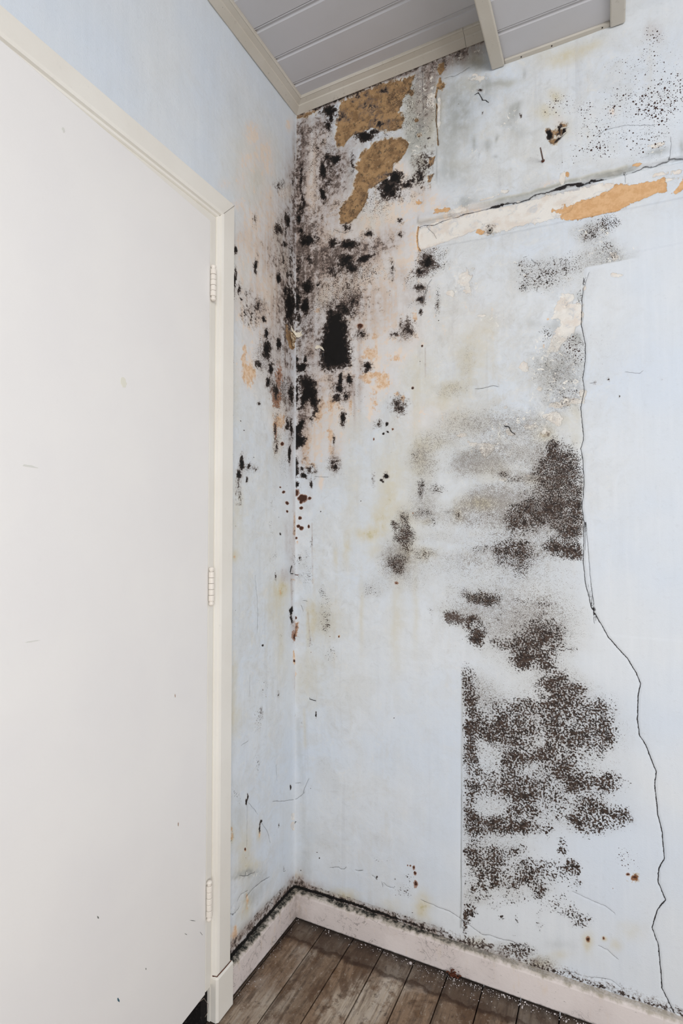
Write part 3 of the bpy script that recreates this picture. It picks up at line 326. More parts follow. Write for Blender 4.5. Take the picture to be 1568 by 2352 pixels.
  'peach': [0.2565,1.6928,45.5,-0.0745,-5.15,-36.7,1,0.2441,1.6217,29.1,-0.0415,-6.63,-55.0,0.95,0.2973,1.6063,45.6,-0.107,-4.4,-37.2,0.855,0.3351,1.6683,38.2,-0.114,-14.0,-102.0,0.76,0.2663,1.7411,114.0,-0.206,-9.43,-61.3,0.76,0.3931,1.7777,110.0,-0.439,-9.68,-57.0,0.76,0.3557,1.5489,136.0,-0.454,-9.09,-87.5,0.95,0.3325,1.5623,71.4,-0.211,-12.1,-113.0,0.57,0.0776,1.5423,40.6,0.0585,-1.82,-19.2,0.855,0.1304,1.5512,32.0,0.017,-3.51,-35.7,0.6649999999999999,0.0373,1.4267,45.8,0.098,-1.34,-21.0,0.6649999999999999,0.1278,1.4349,80.1,0.0461,-1.61,-23.9,0.57,0.051,1.3737,37.0,0.0703,-3.54,-70.4,0.57,0.0797,1.8487,84.6,0.118,-14.0,-80.5,0.95,0.2708,1.5374,104.0,-0.195,-3.12,-31.8,0.57,0.2611,1.5654,68.6,-0.118,-4.68,-44.3,0.57,0.12,1.4728,47.8,0.0339,-5.52,-71.4,0.57,0.1867,1.5457,76.1,-0.0334,-4.27,-43.5,0.6649999999999999,0.758,1.6347,100.0,-1.03,-12.4,-86.0,0.6649999999999999,0.7492,1.7124,199.0,-2.01,-46.8,-278.0,1,0.7371,1.6422,297.0,-2.94,-16.2,-111.0,0.95,0.8327,1.7752,419.0,-4.82,-31.4,-162.0,1,0.7705,1.4509,93.7,-0.984,-12.2,-141.0,0.57,0.006,0.8635,74.2,0.2,2.61,-32.4,0.855,0.0028,0.7285,124.0,0.342,7.49,-65.1,0.76,0.0099,1.1347,159.0,0.416,1.12,-98.9,0.57,0.1531,0.855,240.0,0.0339,16.6,-193.0,1,0.0237,0.5697,141.0,0.339,20.6,-132.0,0.38],
  'tan': [0.5734,1.9798,82.1,-0.578,-27.8,-116.0,0.5,0.475,2.0627,34.6,8.55,1.08,-109.0,0.4,0.4093,2.1048,96.9,-0.41,-37.4,-142.0,0.2,0.955,2.0504,77.5,15.8,3.54,-227.0,0.5,0.7976,2.0742,203.0,-2.21,-39.9,-139.0,0.5,0.7782,1.9894,60.4,-0.637,-19.1,-73.9,0.2],
  'pale': [1.0018,2.0156,47.9,9.61,5.3,-192.0,0.5,1.0337,2.0148,73.0,19.6,20.1,-142.0,0.5,0.7872,2.0637,121.0,-1.3,-10.4,-36.9,0.5,0.6408,2.0743,73.9,-0.605,-41.4,-151.0,0.5,0.5996,2.0641,44.7,10.5,2.01,-203.0,0.4,0.9957,2.0892,57.2,15.4,16.0,-140.0,0.5,0.4465,2.3911,65.6,-0.318,-11.5,-33.0,0.35,0.5371,1.8532,52.4,-0.337,-5.91,-29.6,0.3,1.0158,1.9991,48.3,9.65,9.65,-290.0,0.4,0.4665,2.3441,199.0,-1.03,-5.62,-16.6,0.5,0.5787,2.4033,35.4,-0.251,-29.0,-79.1,0.3,0.5142,2.0527,35.4,8.62,1.28,-98.9,0.3,0.7719,2.1771,109.0,-1.13,-34.8,-110.0,0.5,0.7803,2.1835,120.0,-1.27,-35.2,-110.0,0.4,0.5224,1.4304,69.8,-0.435,-9.71,-131.0,0.8,0.6336,1.3054,102.0,-0.833,-8.39,-218.0,0.9,0.4934,1.8285,78.6,-0.447,-24.3,-128.0,0.6,0.5275,1.8583,80.1,-0.502,-9.01,-45.0,0.6,0.5787,1.7496,82.8,-0.593,-40.0,-234.0,0.9,0.6897,1.5967,76.9,-0.699,-9.45,-73.1,0.7,0.8095,1.4934,41.6,-0.464,-14.4,-143.0,0.8,0.8257,1.5114,126.0,-1.44,-8.22,-76.5,0.6,0.4744,1.4934,127.0,-0.686,-20.9,-229.0,0.7,0.7011,1.4379,46.7,-0.435,-11.1,-138.0,0.5,0.7391,1.4223,79.7,-0.794,-10.7,-140.0,0.6,0.6489,1.4338,126.0,-1.06,-8.49,-109.0,0.7,0.6554,1.4242,94.5,-0.806,-13.7,-182.0,0.5,0.6957,1.3129,146.0,-1.35,-13.2,-317.0,0.6,0.7647,1.4891,40.4,-0.42,-15.8,-161.0,0.4,0.7234,1.5359,98.3,-0.952,-15.5,-139.0,0.4,0.6405,1.4943,225.0,-1.85,-26.1,-271.0,0.6,0.8997,1.8376,87.4,-1.11,-16.9,-77.3,0.4,0.9067,1.793,65.9,-0.842,-33.9,-166.0,0.5,0.8327,1.7774,251.0,-2.89,-31.5,-162.0,0.6,0.7893,1.4977,61.6,-0.666,-14.5,-142.0,0.4],
  'ochre': [0.3846,2.4307,119.0,-0.45,-49.2,-139.0,0.4,0.4025,2.3452,160.0,-0.656,-65.1,-196.0,0.3,0.4101,2.2995,138.0,-0.584,-52.4,-164.0,0.3,0.4719,2.4223,99.7,-0.526,-27.7,-76.7,0.4,0.7676,2.1693,91.9,-0.95,-28.7,-91.4,0.5,0.7615,2.1895,170.0,-1.74,-23.3,-72.9,0.4,0.7908,2.2028,101.0,-1.08,-51.6,-158.0,0.4,0.7741,2.1946,80.0,-0.834,-50.7,-157.0,0.3,0.7511,2.1997,169.0,-1.7,-70.3,-218.0,0.2,0.7411,1.4133,99.7,-0.998,-10.3,-140.0,0.2,0.923,0.3574,128.0,-1.71,38.6,-141.0,0.15],
  'dots': [0.9273,2.2189,18.9,-0.246,-8.89,-25.6,0.85,1.0007,2.1891,25.2,-0.361,-7.43,-21.4,1.0,1.0295,2.2085,40.4,-0.598,-12.1,-34.0,0.9,0.9787,2.1669,22.8,-0.318,-13.1,-39.1,0.9,1.0089,2.1355,69.9,-1.01,-19.5,-59.3,0.9,0.8722,2.1188,32.0,-0.387,-11.7,-37.8,1.0,0.8604,2.1137,42.3,-0.504,-17.3,-56.6,0.8,0.9922,2.3542,39.3,-0.554,-15.6,-38.9,0.8,0.9809,2.3243,45.5,-0.634,-15.1,-38.8,0.6,0.9522,2.1199,19.2,-0.259,-9.24,-29.1,0.7,0.8612,2.1797,25.4,-0.302,-9.24,-28.2,0.65,0.7975,2.2504,22.1,-0.239,-10.8,-31.5,0.6,0.8419,2.2307,62.5,-0.724,-15.3,-44.8,0.75,0.9471,2.2899,14.8,-0.198,-9.59,-25.6,0.6,0.9958,2.0976,27.7,-0.395,-14.9,-47.3,0.7,1.0271,2.281,28.2,-0.415,-7.53,-19.7,0.4,0.8206,2.1212,27.5,-0.309,-11.3,-37.2,0.5,0.7877,2.1042,30.3,-0.324,-13.1,-44.3,0.4,0.9004,2.1976,86.6,-1.09,-15.4,-45.7,0.8,0.7516,2.2478,39.4,-0.395,-12.2,-36.3,0.5,0.7771,2.2802,48.0,-0.502,-15.4,-43.8,0.6,0.8959,2.1465,25.9,-0.325,-12.2,-38.1,0.5,0.9589,2.0706,19.4,-0.263,-17.6,-58.5,0.6,1.0397,2.184,47.5,-0.711,-5.22,-14.9,0.6,0.817,2.1628,30.8,-0.344,-11.8,-37.1,0.35,0.811,1.6271,41.5,-0.463,-5.46,-37.9,1.0,0.8188,1.604,62.6,-0.707,-6.26,-45.6,0.8,0.8031,1.6458,61.9,-0.683,-8.49,-56.6,0.9,0.7949,1.6338,82.1,-0.894,-16.5,-113.0,0.9,0.7623,1.6519,60.3,-0.623,-5.59,-37.3,0.4,0.3597,1.1575,50.2,-0.173,0.183,-30.3,0.9,0.3271,1.186,75.8,-0.218,-0.113,-58.2,0.9,0.3745,1.1717,67.5,-0.249,0.109,-53.1,0.8,0.4066,1.2185,51.5,-0.219,-0.602,-53.5,0.5,0.9094,0.4062,46.4,-0.609,12.9,-50.3,0.75,0.9198,0.385,46.7,-0.623,22.3,-84.2,0.5,0.837,0.3631,133.0,-1.58,65.1,-246.0,0.5],
  'rough': [0.8919,1.83,17.4,-0.218,-4.15,-19.3,1.0,0.8501,1.9092,18.1,-0.213,-9.02,-37.9,0.6,0.9991,2.0713,30.9,-0.442,-18.1,-59.2,0.6,0.5275,1.86,26.0,-0.163,-4.62,-23.0,0.5,0.5785,2.3644,35.4,-0.251,-18.3,-51.5,0.6,0.6693,2.2662,44.9,-0.388,-8.88,-26.5,0.4,0.5433,2.0694,26.2,-0.171,-13.6,-51.5,0.6,0.5725,2.1919,35.4,-0.248,-8.95,-29.5,0.6,0.6876,1.8508,38.2,-0.344,-7.52,-36.1,0.7,0.8357,2.0411,12.5,-0.144,-21.0,-75.1,0.6,0.4313,2.4319,21.7,-0.0992,-3.54,-9.85,0.9,0.5314,2.4947,14.7,4.97,0.728,-31.3,1.0,0.4102,2.3122,24.1,-0.102,-3.18,-9.84,0.8,1.0231,2.0095,35.4,-0.521,-22.9,-79.8,0.5,0.6512,2.2484,37.0,-0.309,-13.8,-42.2,0.4,0.7202,2.0965,38.8,-0.369,-31.1,-108.0,0.3,0.7921,1.7496,22.3,-0.241,-4.1,-22.5,0.7,0.7625,1.6699,26.8,-0.277,-3.48,-22.3,0.7,0.7698,1.5796,14.3,-0.149,-2.2,-17.3,1.0,0.773,1.4994,15.2,-0.161,-2.56,-25.1,0.9,0.7056,1.4565,14.6,-0.137,-1.91,-22.1,0.7,0.6444,1.4296,20.5,-0.171,-2.38,-31.1,0.7,0.5808,1.3969,15.5,-0.112,-2.33,-35.6,0.7,0.5226,1.852,29.7,-0.184,-5.85,-29.5,0.6,0.647,1.7435,24.9,-0.208,-6.19,-35.9,0.4,0.6196,1.7015,36.8,-0.29,-5.64,-35.6,0.4,0.5833,1.745,36.0,-0.26,-11.9,-70.4,0.5,0.7073,1.642,25.9,-0.243,-3.17,-22.0,0.4,0.5606,1.8254,70.8,-0.485,-13.4,-69.7,0.5,0.7391,1.4134,39.8,-0.397,-3.31,-44.8,0.7],
  'haze': [0.8501,1.9136,25.3,-0.299,-9.08,-37.9,0.6,0.8727,1.8428,18.4,-0.224,-5.01,-23.0,0.5,0.7516,1.8285,11.9,-0.121,-5.04,-24.6,0.4,0.7697,1.5706,15.2,-0.159,-2.54,-20.4,0.6,0.4967,1.5564,22.9,-0.132,-5.08,-46.1,0.5,0.5404,1.6279,42.2,-0.275,-2.53,-19.0,0.3,0.4062,1.374,28.0,-0.119,-1.61,-29.1,0.65,0.4567,1.4197,16.8,-0.0857,-2.39,-34.3,0.5,0.5387,1.3619,23.5,-0.153,-1.91,-35.2,0.85,0.5942,1.3449,24.3,-0.182,-2.15,-43.0,0.7,0.6347,1.3223,44.9,-0.368,-3.96,-90.8,0.9,0.6956,1.3061,16.7,-0.154,-1.95,-49.4,0.8,0.5659,1.2434,21.6,-0.151,-1.14,-59.5,0.8,0.5982,1.2705,18.3,-0.139,-0.992,-36.0,0.7,0.5139,1.216,34.9,-0.213,-0.574,-52.8,0.7,0.7133,1.3704,16.8,-0.16,-1.11,-18.6,0.6,0.6428,1.2374,11.3,-0.0942,-0.488,-27.4,0.8,0.6171,1.3761,18.5,-0.146,-1.61,-27.0,0.5,0.7054,1.4384,15.6,-0.146,-2.24,-27.7,0.5,0.6176,1.4455,14.8,-0.116,-1.45,-18.0,0.4,0.5249,1.453,14.0,-0.0877,-1.69,-21.0,0.35,0.7826,1.6311,20.4,-0.218,-4.06,-28.2,0.35,0.7893,1.4977,20.5,-0.222,-2.89,-28.4,0.45,0.7083,1.2151,8.22,-0.0778,-0.165,-14.6,0.7,0.6747,1.1208,9.68,-0.0862,0.348,-19.4,0.7,0.5888,0.9741,9.21,-0.0685,0.877,-14.2,0.5,0.6932,0.8957,9.84,-0.0911,1.04,-11.8,0.65,0.5689,1.2434,17.4,-0.123,-1.08,-56.1,0.9,0.5641,1.1989,18.8,-0.131,-0.222,-37.4,0.4,0.342,1.1006,22.1,-0.0694,0.386,-17.6,0.7,0.3572,1.2001,50.1,-0.17,-0.157,-26.4,0.5,0.4254,1.107,26.1,-0.12,1.11,-54.0,0.6,0.4217,1.3582,23.0,-0.104,-0.997,-19.4,0.5,0.4164,1.237,34.5,-0.152,-0.395,-23.8,0.4,0.5563,1.3558,18.7,-0.127,-1.95,-37.1,0.6,0.6126,1.269,14.5,-0.113,-1.24,-45.4,0.7,0.7416,1.3248,20.9,-0.21,-0.902,-19.6,0.7,0.7764,1.2645,21.4,-0.228,-0.722,-26.5,0.5,0.5457,1.105,18.7,-0.124,0.819,-37.3,0.4,0.7741,1.0477,17.2,-0.183,0.838,-20.1,0.2,0.674,1.0435,16.2,-0.144,0.975,-23.3,0.4,0.5002,1.0588,10.9,-0.0642,0.779,-22.1,0.2,0.3063,1.0281,13.0,-0.0328,1.46,-34.9,0.2,0.7341,0.983,21.0,-0.209,1.83,-29.8,0.4,0.7039,0.657,5.37,-0.051,1.45,-8.94,0.5,0.7024,0.4938,5.39,-0.0511,2.49,-11.7,0.4,0.5947,0.3385,11.4,-0.0867,2.88,-11.4,0.4,0.553,0.7545,24.4,-0.167,2.79,-22.1,0.5,0.5888,0.7367,25.0,-0.187,3.3,-24.8,0.5,0.7858,0.7712,16.9,-0.185,5.15,-39.6,0.4,0.5402,0.1998,24.5,-0.164,10.9,-37.5,0.4,0.6671,0.271,11.9,-0.106,8.15,-29.2,0.3,0.7149,0.0927,30.8,-0.302,20.2,-59.7,0.8,0.5927,0.0817,11.4,-0.0871,15.2,-45.9,0.6,0.3358,1.0849,29.4,-0.0891,0.739,-28.1,0.6,0.2663,0.9962,25.5,-0.0466,1.98,-39.5,0.3,0.1025,0.9013,29.2,0.0299,1.93,-26.6,0.3,0.0989,0.2241,26.2,0.0288,11.3,-45.3,0.15,0.7163,1.198,9.53,-0.0916,-0.233,-39.2,0.9,0.6757,1.2327,15.1,-0.134,-0.64,-38.6,0.7,0.757,1.2777,21.1,-0.218,-0.617,-19.8,0.7,0.4778,1.2085,8.58,-0.0471,-0.313,-36.4,0.5,0.4775,1.1537,7.16,-0.0393,0.403,-54.8,0.3,0.4213,1.2556,23.1,-0.104,-0.392,-17.9,0.5,0.635,1.3737,11.7,-0.096,-2.25,-37.9,0.5,0.5562,1.3333,14.0,-0.0956,-2.04,-44.5,0.6,0.7138,0.9395,9.96,-0.0957,1.18,-15.8,0.5,0.6227,0.9111,19.6,-0.158,3.13,-38.5,0.3,0.5446,0.9492,14.0,-0.0936,2.56,-37.5,0.6,0.5275,1.0822,11.1,-0.0704,1.06,-37.2,0.35,0.7598,0.7981,17.1,-0.179,3.65,-30.3,0.5,0.3815,1.0546,20.4,-0.0779,0.502,-14.3,0.3,0.3318,1.0766,19.8,-0.0586,0.602,-21.1,0.5,0.5924,1.4563,9.14,-0.0679,-3.11,-37.3,0.5],
  'worn': [0.2556,1.8373,2.99,-0.00483,-0.266,-1.48,0.85,0.5622,1.7584,3.28,-0.0226,-0.439,-2.54,0.8,0.6506,1.4205,4.53,-0.0383,-0.248,-3.36,0.9,0.4564,2.3603,2.09,-0.0105,-1.36,-3.98,0.8,0.0663,0.9288,5.06,0.00835,0.117,-1.8,0.75,0.8487,2.338,3.34,-0.039,-1.88,-4.97,0.5,0.1839,0.3011,3.54,-0.00142,0.624,-2.65,0.4,0.6893,2.0709,2.29,-0.0206,-3.4,-12.3,0.6,0.5098,0.9576,3.37,-0.0204,0.185,-2.84,0.4],
 }, 'lines': [
  ('crack',0.00029,1,[0.4202,1.8189,0.4271,1.8437,0.4302,1.8605,0.4427,1.8755]),
  ('crack',0.00032,1,[0.0166,2.0331,0.0332,2.0328,0.0442,2.027]),
  ('crack',0.00026,1,[0.1353,2.0934,0.151,2.0825,0.1716,2.0729,0.1972,2.0761]),
  ('crack',0.00031,1,[0.0827,1.7124,0.0869,1.726,0.096,1.7285,0.0997,1.7195,0.0987,1.7078]),
  ('crack',0.00023,1,[0.0698,1.336,0.1148,1.3332]),
  ('crack',0.00019,1,[0.4113,1.8192,0.4226,1.8433,0.4316,1.859]),
  ('crack',0.00058,1,[0.4065,2.036,0.4193,2.0368,0.4498,2.0319,0.4798,2.0368,0.5093,2.0392,0.543,2.0414,0.5668,2.0401,0.5901,2.0403,0.6224,2.0415,0.6495,2.0405,0.6761,2.0381,0.7067,2.0379,0.7283,2.0404,0.7537,2.039,0.7788,2.0412,0.8035,2.0434,0.8277,2.0411,0.8556,2.0421,0.8791,2.0412,0.9022,2.039,0.9288,2.0409,0.9512,2.0421,0.9696,2.0427]),
  ('crack',0.00042,1,[0.9512,2.0421,0.9696,2.0427,0.9878,2.0408,1.0058,2.0431,1.0236,2.0436,1.0376,2.0419,1.0474,2.0407]),
  ('crack',0.00123,1,[0.6086,2.0408,0.6224,2.0405,0.636,2.0403]),
  ('crack',0.00116,1,[0.7705,2.0421,0.7953,2.0443,0.8197,2.042,0.8297,2.0419]),
  ('crack',0.00096,1,[0.8516,2.0432,0.8752,2.0423]),
  ('grey',0.00737,0.8,[0.4065,2.044,0.4194,2.0449,0.4498,2.0398,0.4798,2.0447,0.5093,2.0471,0.5431,2.0491,0.5668,2.0478,0.5902,2.048,0.6224,2.049,0.6495,2.048,0.6762,2.0456,0.7068,2.0452,0.7283,2.0477,0.7538,2.0462,0.7788,2.0484,0.8035,2.0505,0.8278,2.0482,0.8557,2.0492,0.8792,2.0482,0.9023,2.0459,0.9289,2.0478,0.9513,2.049]),
  ('yel',0.00651,0.6,[0.4065,2.047,0.4194,2.0479,0.4498,2.0428,0.4798,2.0477,0.5093,2.05,0.5431,2.052,0.5668,2.0507,0.5902,2.0508,0.6224,2.0519,0.6496,2.0508,0.6762,2.0484,0.7068,2.048,0.7284,2.0504,0.7538,2.049,0.7789,2.0511,0.8036,2.0532,0.8278,2.0509,0.8557,2.0518,0.8792,2.0508,0.9023,2.0485,0.9289,2.0504]),
  ('mauve',0.00915,0.45,[0.59,2.0279,0.6223,2.0292,0.6494,2.0283,0.676,2.026,0.7066,2.0259,0.7282,2.0285,0.7536,2.0272,0.7786,2.0295,0.8033,2.0317,0.8276,2.0296,0.8555,2.0307]),
  ('crack',0.00044,1,[0.4039,2.0356,0.4012,2.011,0.4026,1.9805,0.4098,1.9663,0.4164,1.9653]),
  ('tan',0.00251,0.5,[0.4039,2.0356,0.3996,2.0064,0.4016,1.9782,0.4098,1.9648]),
  ('crack',0.00022,1,[0.4295,2.0293,0.4497,2.0045,0.4546,1.9934]),
  ('crack',0.00017,1,[0.9269,2.0414,0.9277,2.0196]),
  ('crack',0.00014,1,[0.8647,2.1476,0.8844,2.1589,0.9303,2.155,0.9892,2.1378]),
  ('crack',0.00014,1,[1.0244,2.097,1.0233,2.0722,1.0201,2.0439]),
  ('ochre',0.00351,0.6,[0.4695,2.4433,0.4643,2.42,0.4567,2.3976]),
  ('ochre',0.002,0.5,[0.4566,2.3826,0.4605,2.3611,0.4573,2.327,0.4612,2.2957,0.4635,2.2499]),
  ('crack',0.00044,1,[0.4567,2.3976,0.4606,2.3761,0.4564,2.3524,0.4573,2.317,0.4611,2.2857,0.465,2.2545]),
  ('crack',0.00038,1,[0.4844,2.4353,0.4993,2.4363,0.5116,2.4328,0.5311,2.4365,0.5505,2.4431]),
  ('blk',0.00448,0.6,[0.3796,2.5098,0.4111,2.5133,0.4572,2.5109,0.5072,2.5141,0.5462,2.5186,0.5842,2.5171]),
  ('crack',0.00106,1,[0.568,2.3608,0.5761,2.3629,0.5807,2.3539,0.5877,2.3394,0.597,2.3337,0.6016,2.3273]),
  ('crack',0.00022,1,[0.4188,2.4976,0.4197,2.3598]),
  ('crack',0.0004,1,[0.7676,2.1639,0.776,2.169,0.7885,2.1741,0.7968,2.1805]),
  ('crack',0.00101,1,[0.6392,1.4461,0.6489,1.443,0.6554,1.4287,0.6629,1.4236]),
  ('crack',0.00036,1,[0.5634,1.5528,0.582,1.5526,0.5958,1.5548,0.6095,1.557,0.6208,1.5529]),
  ('crack',0.00024,1,[0.8457,1.5352,0.8535,1.5365]),
  ('crack',0.00019,1,[0.845,1.8122,0.8389,1.7959,0.8347,1.7813]),
  ('crack',0.0003,1,[0.7095,1.8745,0.7159,1.8662,0.7244,1.8612]),
  ('crack',0.0003,1,[0.6872,1.8032,0.6959,1.8062,0.6937,1.7951]),
  ('crack',0.00014,1,[0.9224,1.5538,0.9518,1.5459,0.9574,1.5515]),
  ('grey',0.00339,0.35,[0.8338,1.5331,0.9072,1.5366,1.0397,1.531]),
  ('grey',0.00339,0.3,[0.8489,1.4808,0.9066,1.4942,0.9873,1.5002]),
  ('mauve',0.00197,0.5,[0.4229,1.6831,0.4235,1.6039]),
  ('yel',0.00394,0.6,[0.3906,1.5731,0.3907,1.3403]),
  ('crack',0.00065,1,[0.8325,1.7995,0.8277,1.7345,0.8252,1.6856,0.8345,1.6349,0.833,1.5915,0.8276,1.5486,0.8302,1.5157,0.8218,1.4785,0.8262,1.4238,0.8278,1.3966,0.8207,1.3754,0.8253,1.3481,0.8276,1.2886,0.822,1.2295,0.8265,1.1919,0.8234,1.0954,0.8268,1.0474,0.8351,1.0106,0.8406,0.9844]),
  ('crack',0.00085,1,[0.8406,0.9844,0.8538,0.9589,0.878,0.9136,0.9165,0.8686,0.9344,0.8368,0.9431,0.8124,0.9382,0.7813,0.9357,0.7301,0.9396,0.6902,0.9519,0.6721,0.9723,0.6137,0.9693,0.5852,0.9745,0.5167,0.9827,0.479,0.9862,0.4208,0.9745,0.3931,0.9732,0.3632,0.9865,0.3277,0.9705,0.2984,0.9594,0.2556,0.9711,0.2201,0.9755,0.1629,0.9776,0.1246,1.0049,0.069]),
  ('crack',0.00035,1,[0.8304,1.1919,0.8395,1.0533,0.8446,0.9899,0.846,0.9477]),
  ('crack',0.00047,1,[0.8413,1.0374,0.8447,1.0005,0.8483,0.9796]),
  ('crack',0.00018,1,[0.4733,1.2232,0.5011,1.2211]),
  ('grey',0.00226,0.7,[0.5219,0.7734,0.5178,0.4092,0.5132,0.1164]),
  ('crack',0.00015,1,[0.5177,0.477,0.5146,0.1168]),
  ('crack',0.00024,1,[0.4057,0.156,0.442,0.1529,0.4563,0.1503,0.4846,0.1496,0.5124,0.1401,0.5442,0.1276,0.5709,0.1162,0.5886,0.1218,0.6147,0.1193,0.6405,0.1232,0.6658,0.1207,0.6824,0.1219]),
  ('crack',0.00018,1,[0.8479,0.178,0.8664,0.174,0.8773,0.1656,0.8863,0.1607]),
  ('crack',0.00018,1,[0.7706,0.091,0.7939,0.095,0.8054,0.0941]),
  ('crack',0.00018,1,[0.8244,0.0954,0.8544,0.104,0.8729,0.1064,0.8891,0.0983]),
  ('crack',0.00011,1,[0.8542,0.0839,0.8907,0.0791,0.905,0.0745]),
  ('crack',0.00011,1,[0.7922,0.2892,0.819,0.2825,0.8639,0.2754,0.8822,0.2648]),
  ('mauve',0.00701,0.6,[0.3832,0.0821,0.4512,0.0804,0.5166,0.0788,0.5795,0.0795,0.6401,0.0802,0.6984,0.0744,0.7586,0.0703]),
  ('haze',0.00946,0.8,[0.3832,0.0728,0.5165,0.0699,0.6401,0.0759,0.7388,0.0717]),
  ('blk',0.0067,0.0,[0.3832,0.0658,0.4512,0.069,0.5165,0.0654,0.5706,0.0656,0.64,0.0673]),
  ('blk',0.00422,0.15,[0.64,0.0673,0.6983,0.0639,0.7586,0.0662]),
  ('rough',0.01044,1.0,[0.64,0.0651,0.7586,0.0641,0.854,0.0678,0.9262,0.0667,1.0149,0.0657]),
  ('pale',0.0047,0.4,[0.6983,0.0618,0.8165,0.0623,0.9261,0.0628,1.0149,0.0638]),
  ('blk',0.01139,0.0,[0.0012,0.0711,0.0411,0.0695,0.104,0.0719,0.1593,0.0687,0.2024,0.071,0.2652,0.072,0.3159,0.0713,0.3846,0.0722,0.445,0.0712]),
  ('mauve',0.02089,0.9,[0.0012,0.0771,0.104,0.0792,0.2024,0.0791,0.2908,0.0798,0.445,0.0778]),
  ('grey',0.02374,0.5,[0.0012,0.0871,0.2024,0.0862,0.4451,0.0867]),
  ('crack',0.00027,1,[0.1235,0.1674,0.1511,0.1772,0.1593,0.1736,0.1702,0.1765,0.1756,0.1837]),
  ('crack',0.00042,1,[0.2078,0.1837,0.2158,0.184,0.229,0.1894]),
  ('crack',0.00026,1,[0.2884,0.1719,0.291,0.161]),
  ('crack',0.00023,1,[0.2961,0.1717,0.3036,0.1645,0.3162,0.1648,0.3237,0.1656]),
  ('crack',0.00026,1,[0.2603,0.1828,0.2731,0.177]),
  ('crack',0.00021,1,[-0.0043,1.0138,-0.0032,0.9518]),
  ('mauve',0.0023,0.6,[0.0587,1.1928,0.0611,1.0778,0.0634,1.009]),
  ('crack',0.00028,1,[0.0229,0.9379,0.0283,0.9209]),
  ('crack',0.00034,1,[0.0304,0.9537,0.0424,0.9533]),
  ('mauve',0.00266,0.5,[0.046,0.9164,0.055,0.8218]),
  ('blk',0.00188,0.4,[0.0749,0.6201,0.0762,0.6015]),
  ('crack',0.00083,1,[-0.0102,0.2726,0.0054,0.277]),
  ('crack',0.00083,1,[-0.0066,0.2678,0.0023,0.271]),
  ('crack',0.00025,1,[-0.0061,0.4104,-0.0044,0.2967]),
  ('crack',0.00025,1,[-0.0059,0.34,0.0119,0.3476,0.034,0.3693]),
  ('crack',0.00019,1,[0.0296,0.3683,0.0383,0.389,0.0505,0.4158]),
  ('crack',0.00019,1,[-0.0491,0.3846,-0.0286,0.383,-0.0061,0.3914,0.0207,0.3967]),
  ('grey',0.01506,0.25,[0.0113,0.5812,0.0296,0.357,0.0345,0.1332]),
  ('yel',0.00755,0.35,[0.0334,0.6225,0.038,0.5096]),
  ('mauve',0.01133,0.9,[0.0164,2.4878,0.1848,2.4909,0.4571,2.4959,0.5851,2.5007]),
  ('blk',0.00653,0.45,[0.0164,2.4935,0.0947,2.4934,0.1848,2.4977,0.326,2.5,0.4571,2.5022,0.5851,2.508]),
  ('ochre',0.00699,0.15,[0.0164,2.485,0.0638,2.4831]),
  ('pale',0.00235,1.0,[0.0987,1.7102,0.1145,1.7056,0.1276,1.692,0.1355,1.6769]),
  ('pale',0.00185,1.0,[0.1919,1.7157,0.1909,1.7019,0.1817,1.694,0.1807,1.6848]),
  ('pale',0.00186,0.9,[0.1613,1.8087,0.1767,1.7992,0.1919,1.7934]),
 ], 'polys': [
  ('ochre',0.03,[0.1561,2.4879,0.2228,2.493,0.2969,2.4943,0.3728,2.4803,0.3959,2.4808,0.3819,2.4409,0.3586,2.422,0.3491,2.3935,0.3631,2.3617,0.3536,2.3376,0.3158,2.3408,0.282,2.354,0.2575,2.3689,0.2327,2.3629,0.2024,2.3679,0.182,2.3555,0.1665,2.339,0.1457,2.3478,0.1378,2.379,0.1404,2.4165,0.1509,2.4514]),
  ('ochre',0.03,[0.3013,2.3225,0.3535,2.3105,0.3744,2.2859,0.3697,2.2605,0.3486,2.2443,0.3298,2.2408,0.3297,2.2136,0.3059,2.2023,0.2768,2.1921,0.2523,2.1851,0.2424,2.1461,0.2123,2.112,0.1819,2.0986,0.1561,2.1026,0.1535,2.1505,0.1716,2.1647,0.1972,2.1955,0.2023,2.2222,0.2175,2.246,0.2074,2.2677,0.2226,2.2959,0.2575,2.3225]),
  ('ochre',0.012,[0.4355,2.225,0.4541,2.2237,0.4496,2.2032,0.4331,2.197]),
  ('ochre',0.012,[0.4308,2.1757,0.4495,2.1738,0.4396,2.1534,0.4298,2.1575]),
  ('blk',0.035,[0.1223,1.872,0.1354,1.846,0.151,1.848,0.1818,1.8471,0.197,1.8259,0.1757,1.8133,0.1929,1.7941,0.1879,1.7625,0.1929,1.7294,0.1994,1.6961,0.1944,1.6622,0.1664,1.6533,0.104,1.6551,0.0854,1.6693,0.08,1.708,0.0826,1.7552,0.0959,1.7912,0.1038,1.8278,0.1118,1.8549]),
  ('blk',0.03,[0.0119,1.6642,0.0613,1.6485,0.0747,1.6326,0.0871,1.5838,0.0893,1.5458,0.0722,1.5214,0.0572,1.499,0.0485,1.5211,0.0587,1.5416,0.0451,1.5644,0.0288,1.5421,0.0095,1.5463,0.0094,1.5824,0.0176,1.6104,0.0054,1.636]),
  ('blk',0.018,[0.004,1.5058,0.0178,1.5215,0.0371,1.5174,0.0355,1.4889,0.0207,1.4733,0.0454,1.4571,0.0345,1.4364,0.0181,1.4232,-0.0041,1.4221,-0.007,1.4681,-0.0043,1.5017]),
  ('blk',0.016,[-0.0096,1.4153,0.0071,1.4167,0.0138,1.3851,0.0155,1.3564,0.0045,1.3185,-0.0038,1.3284,-0.0106,1.372]),
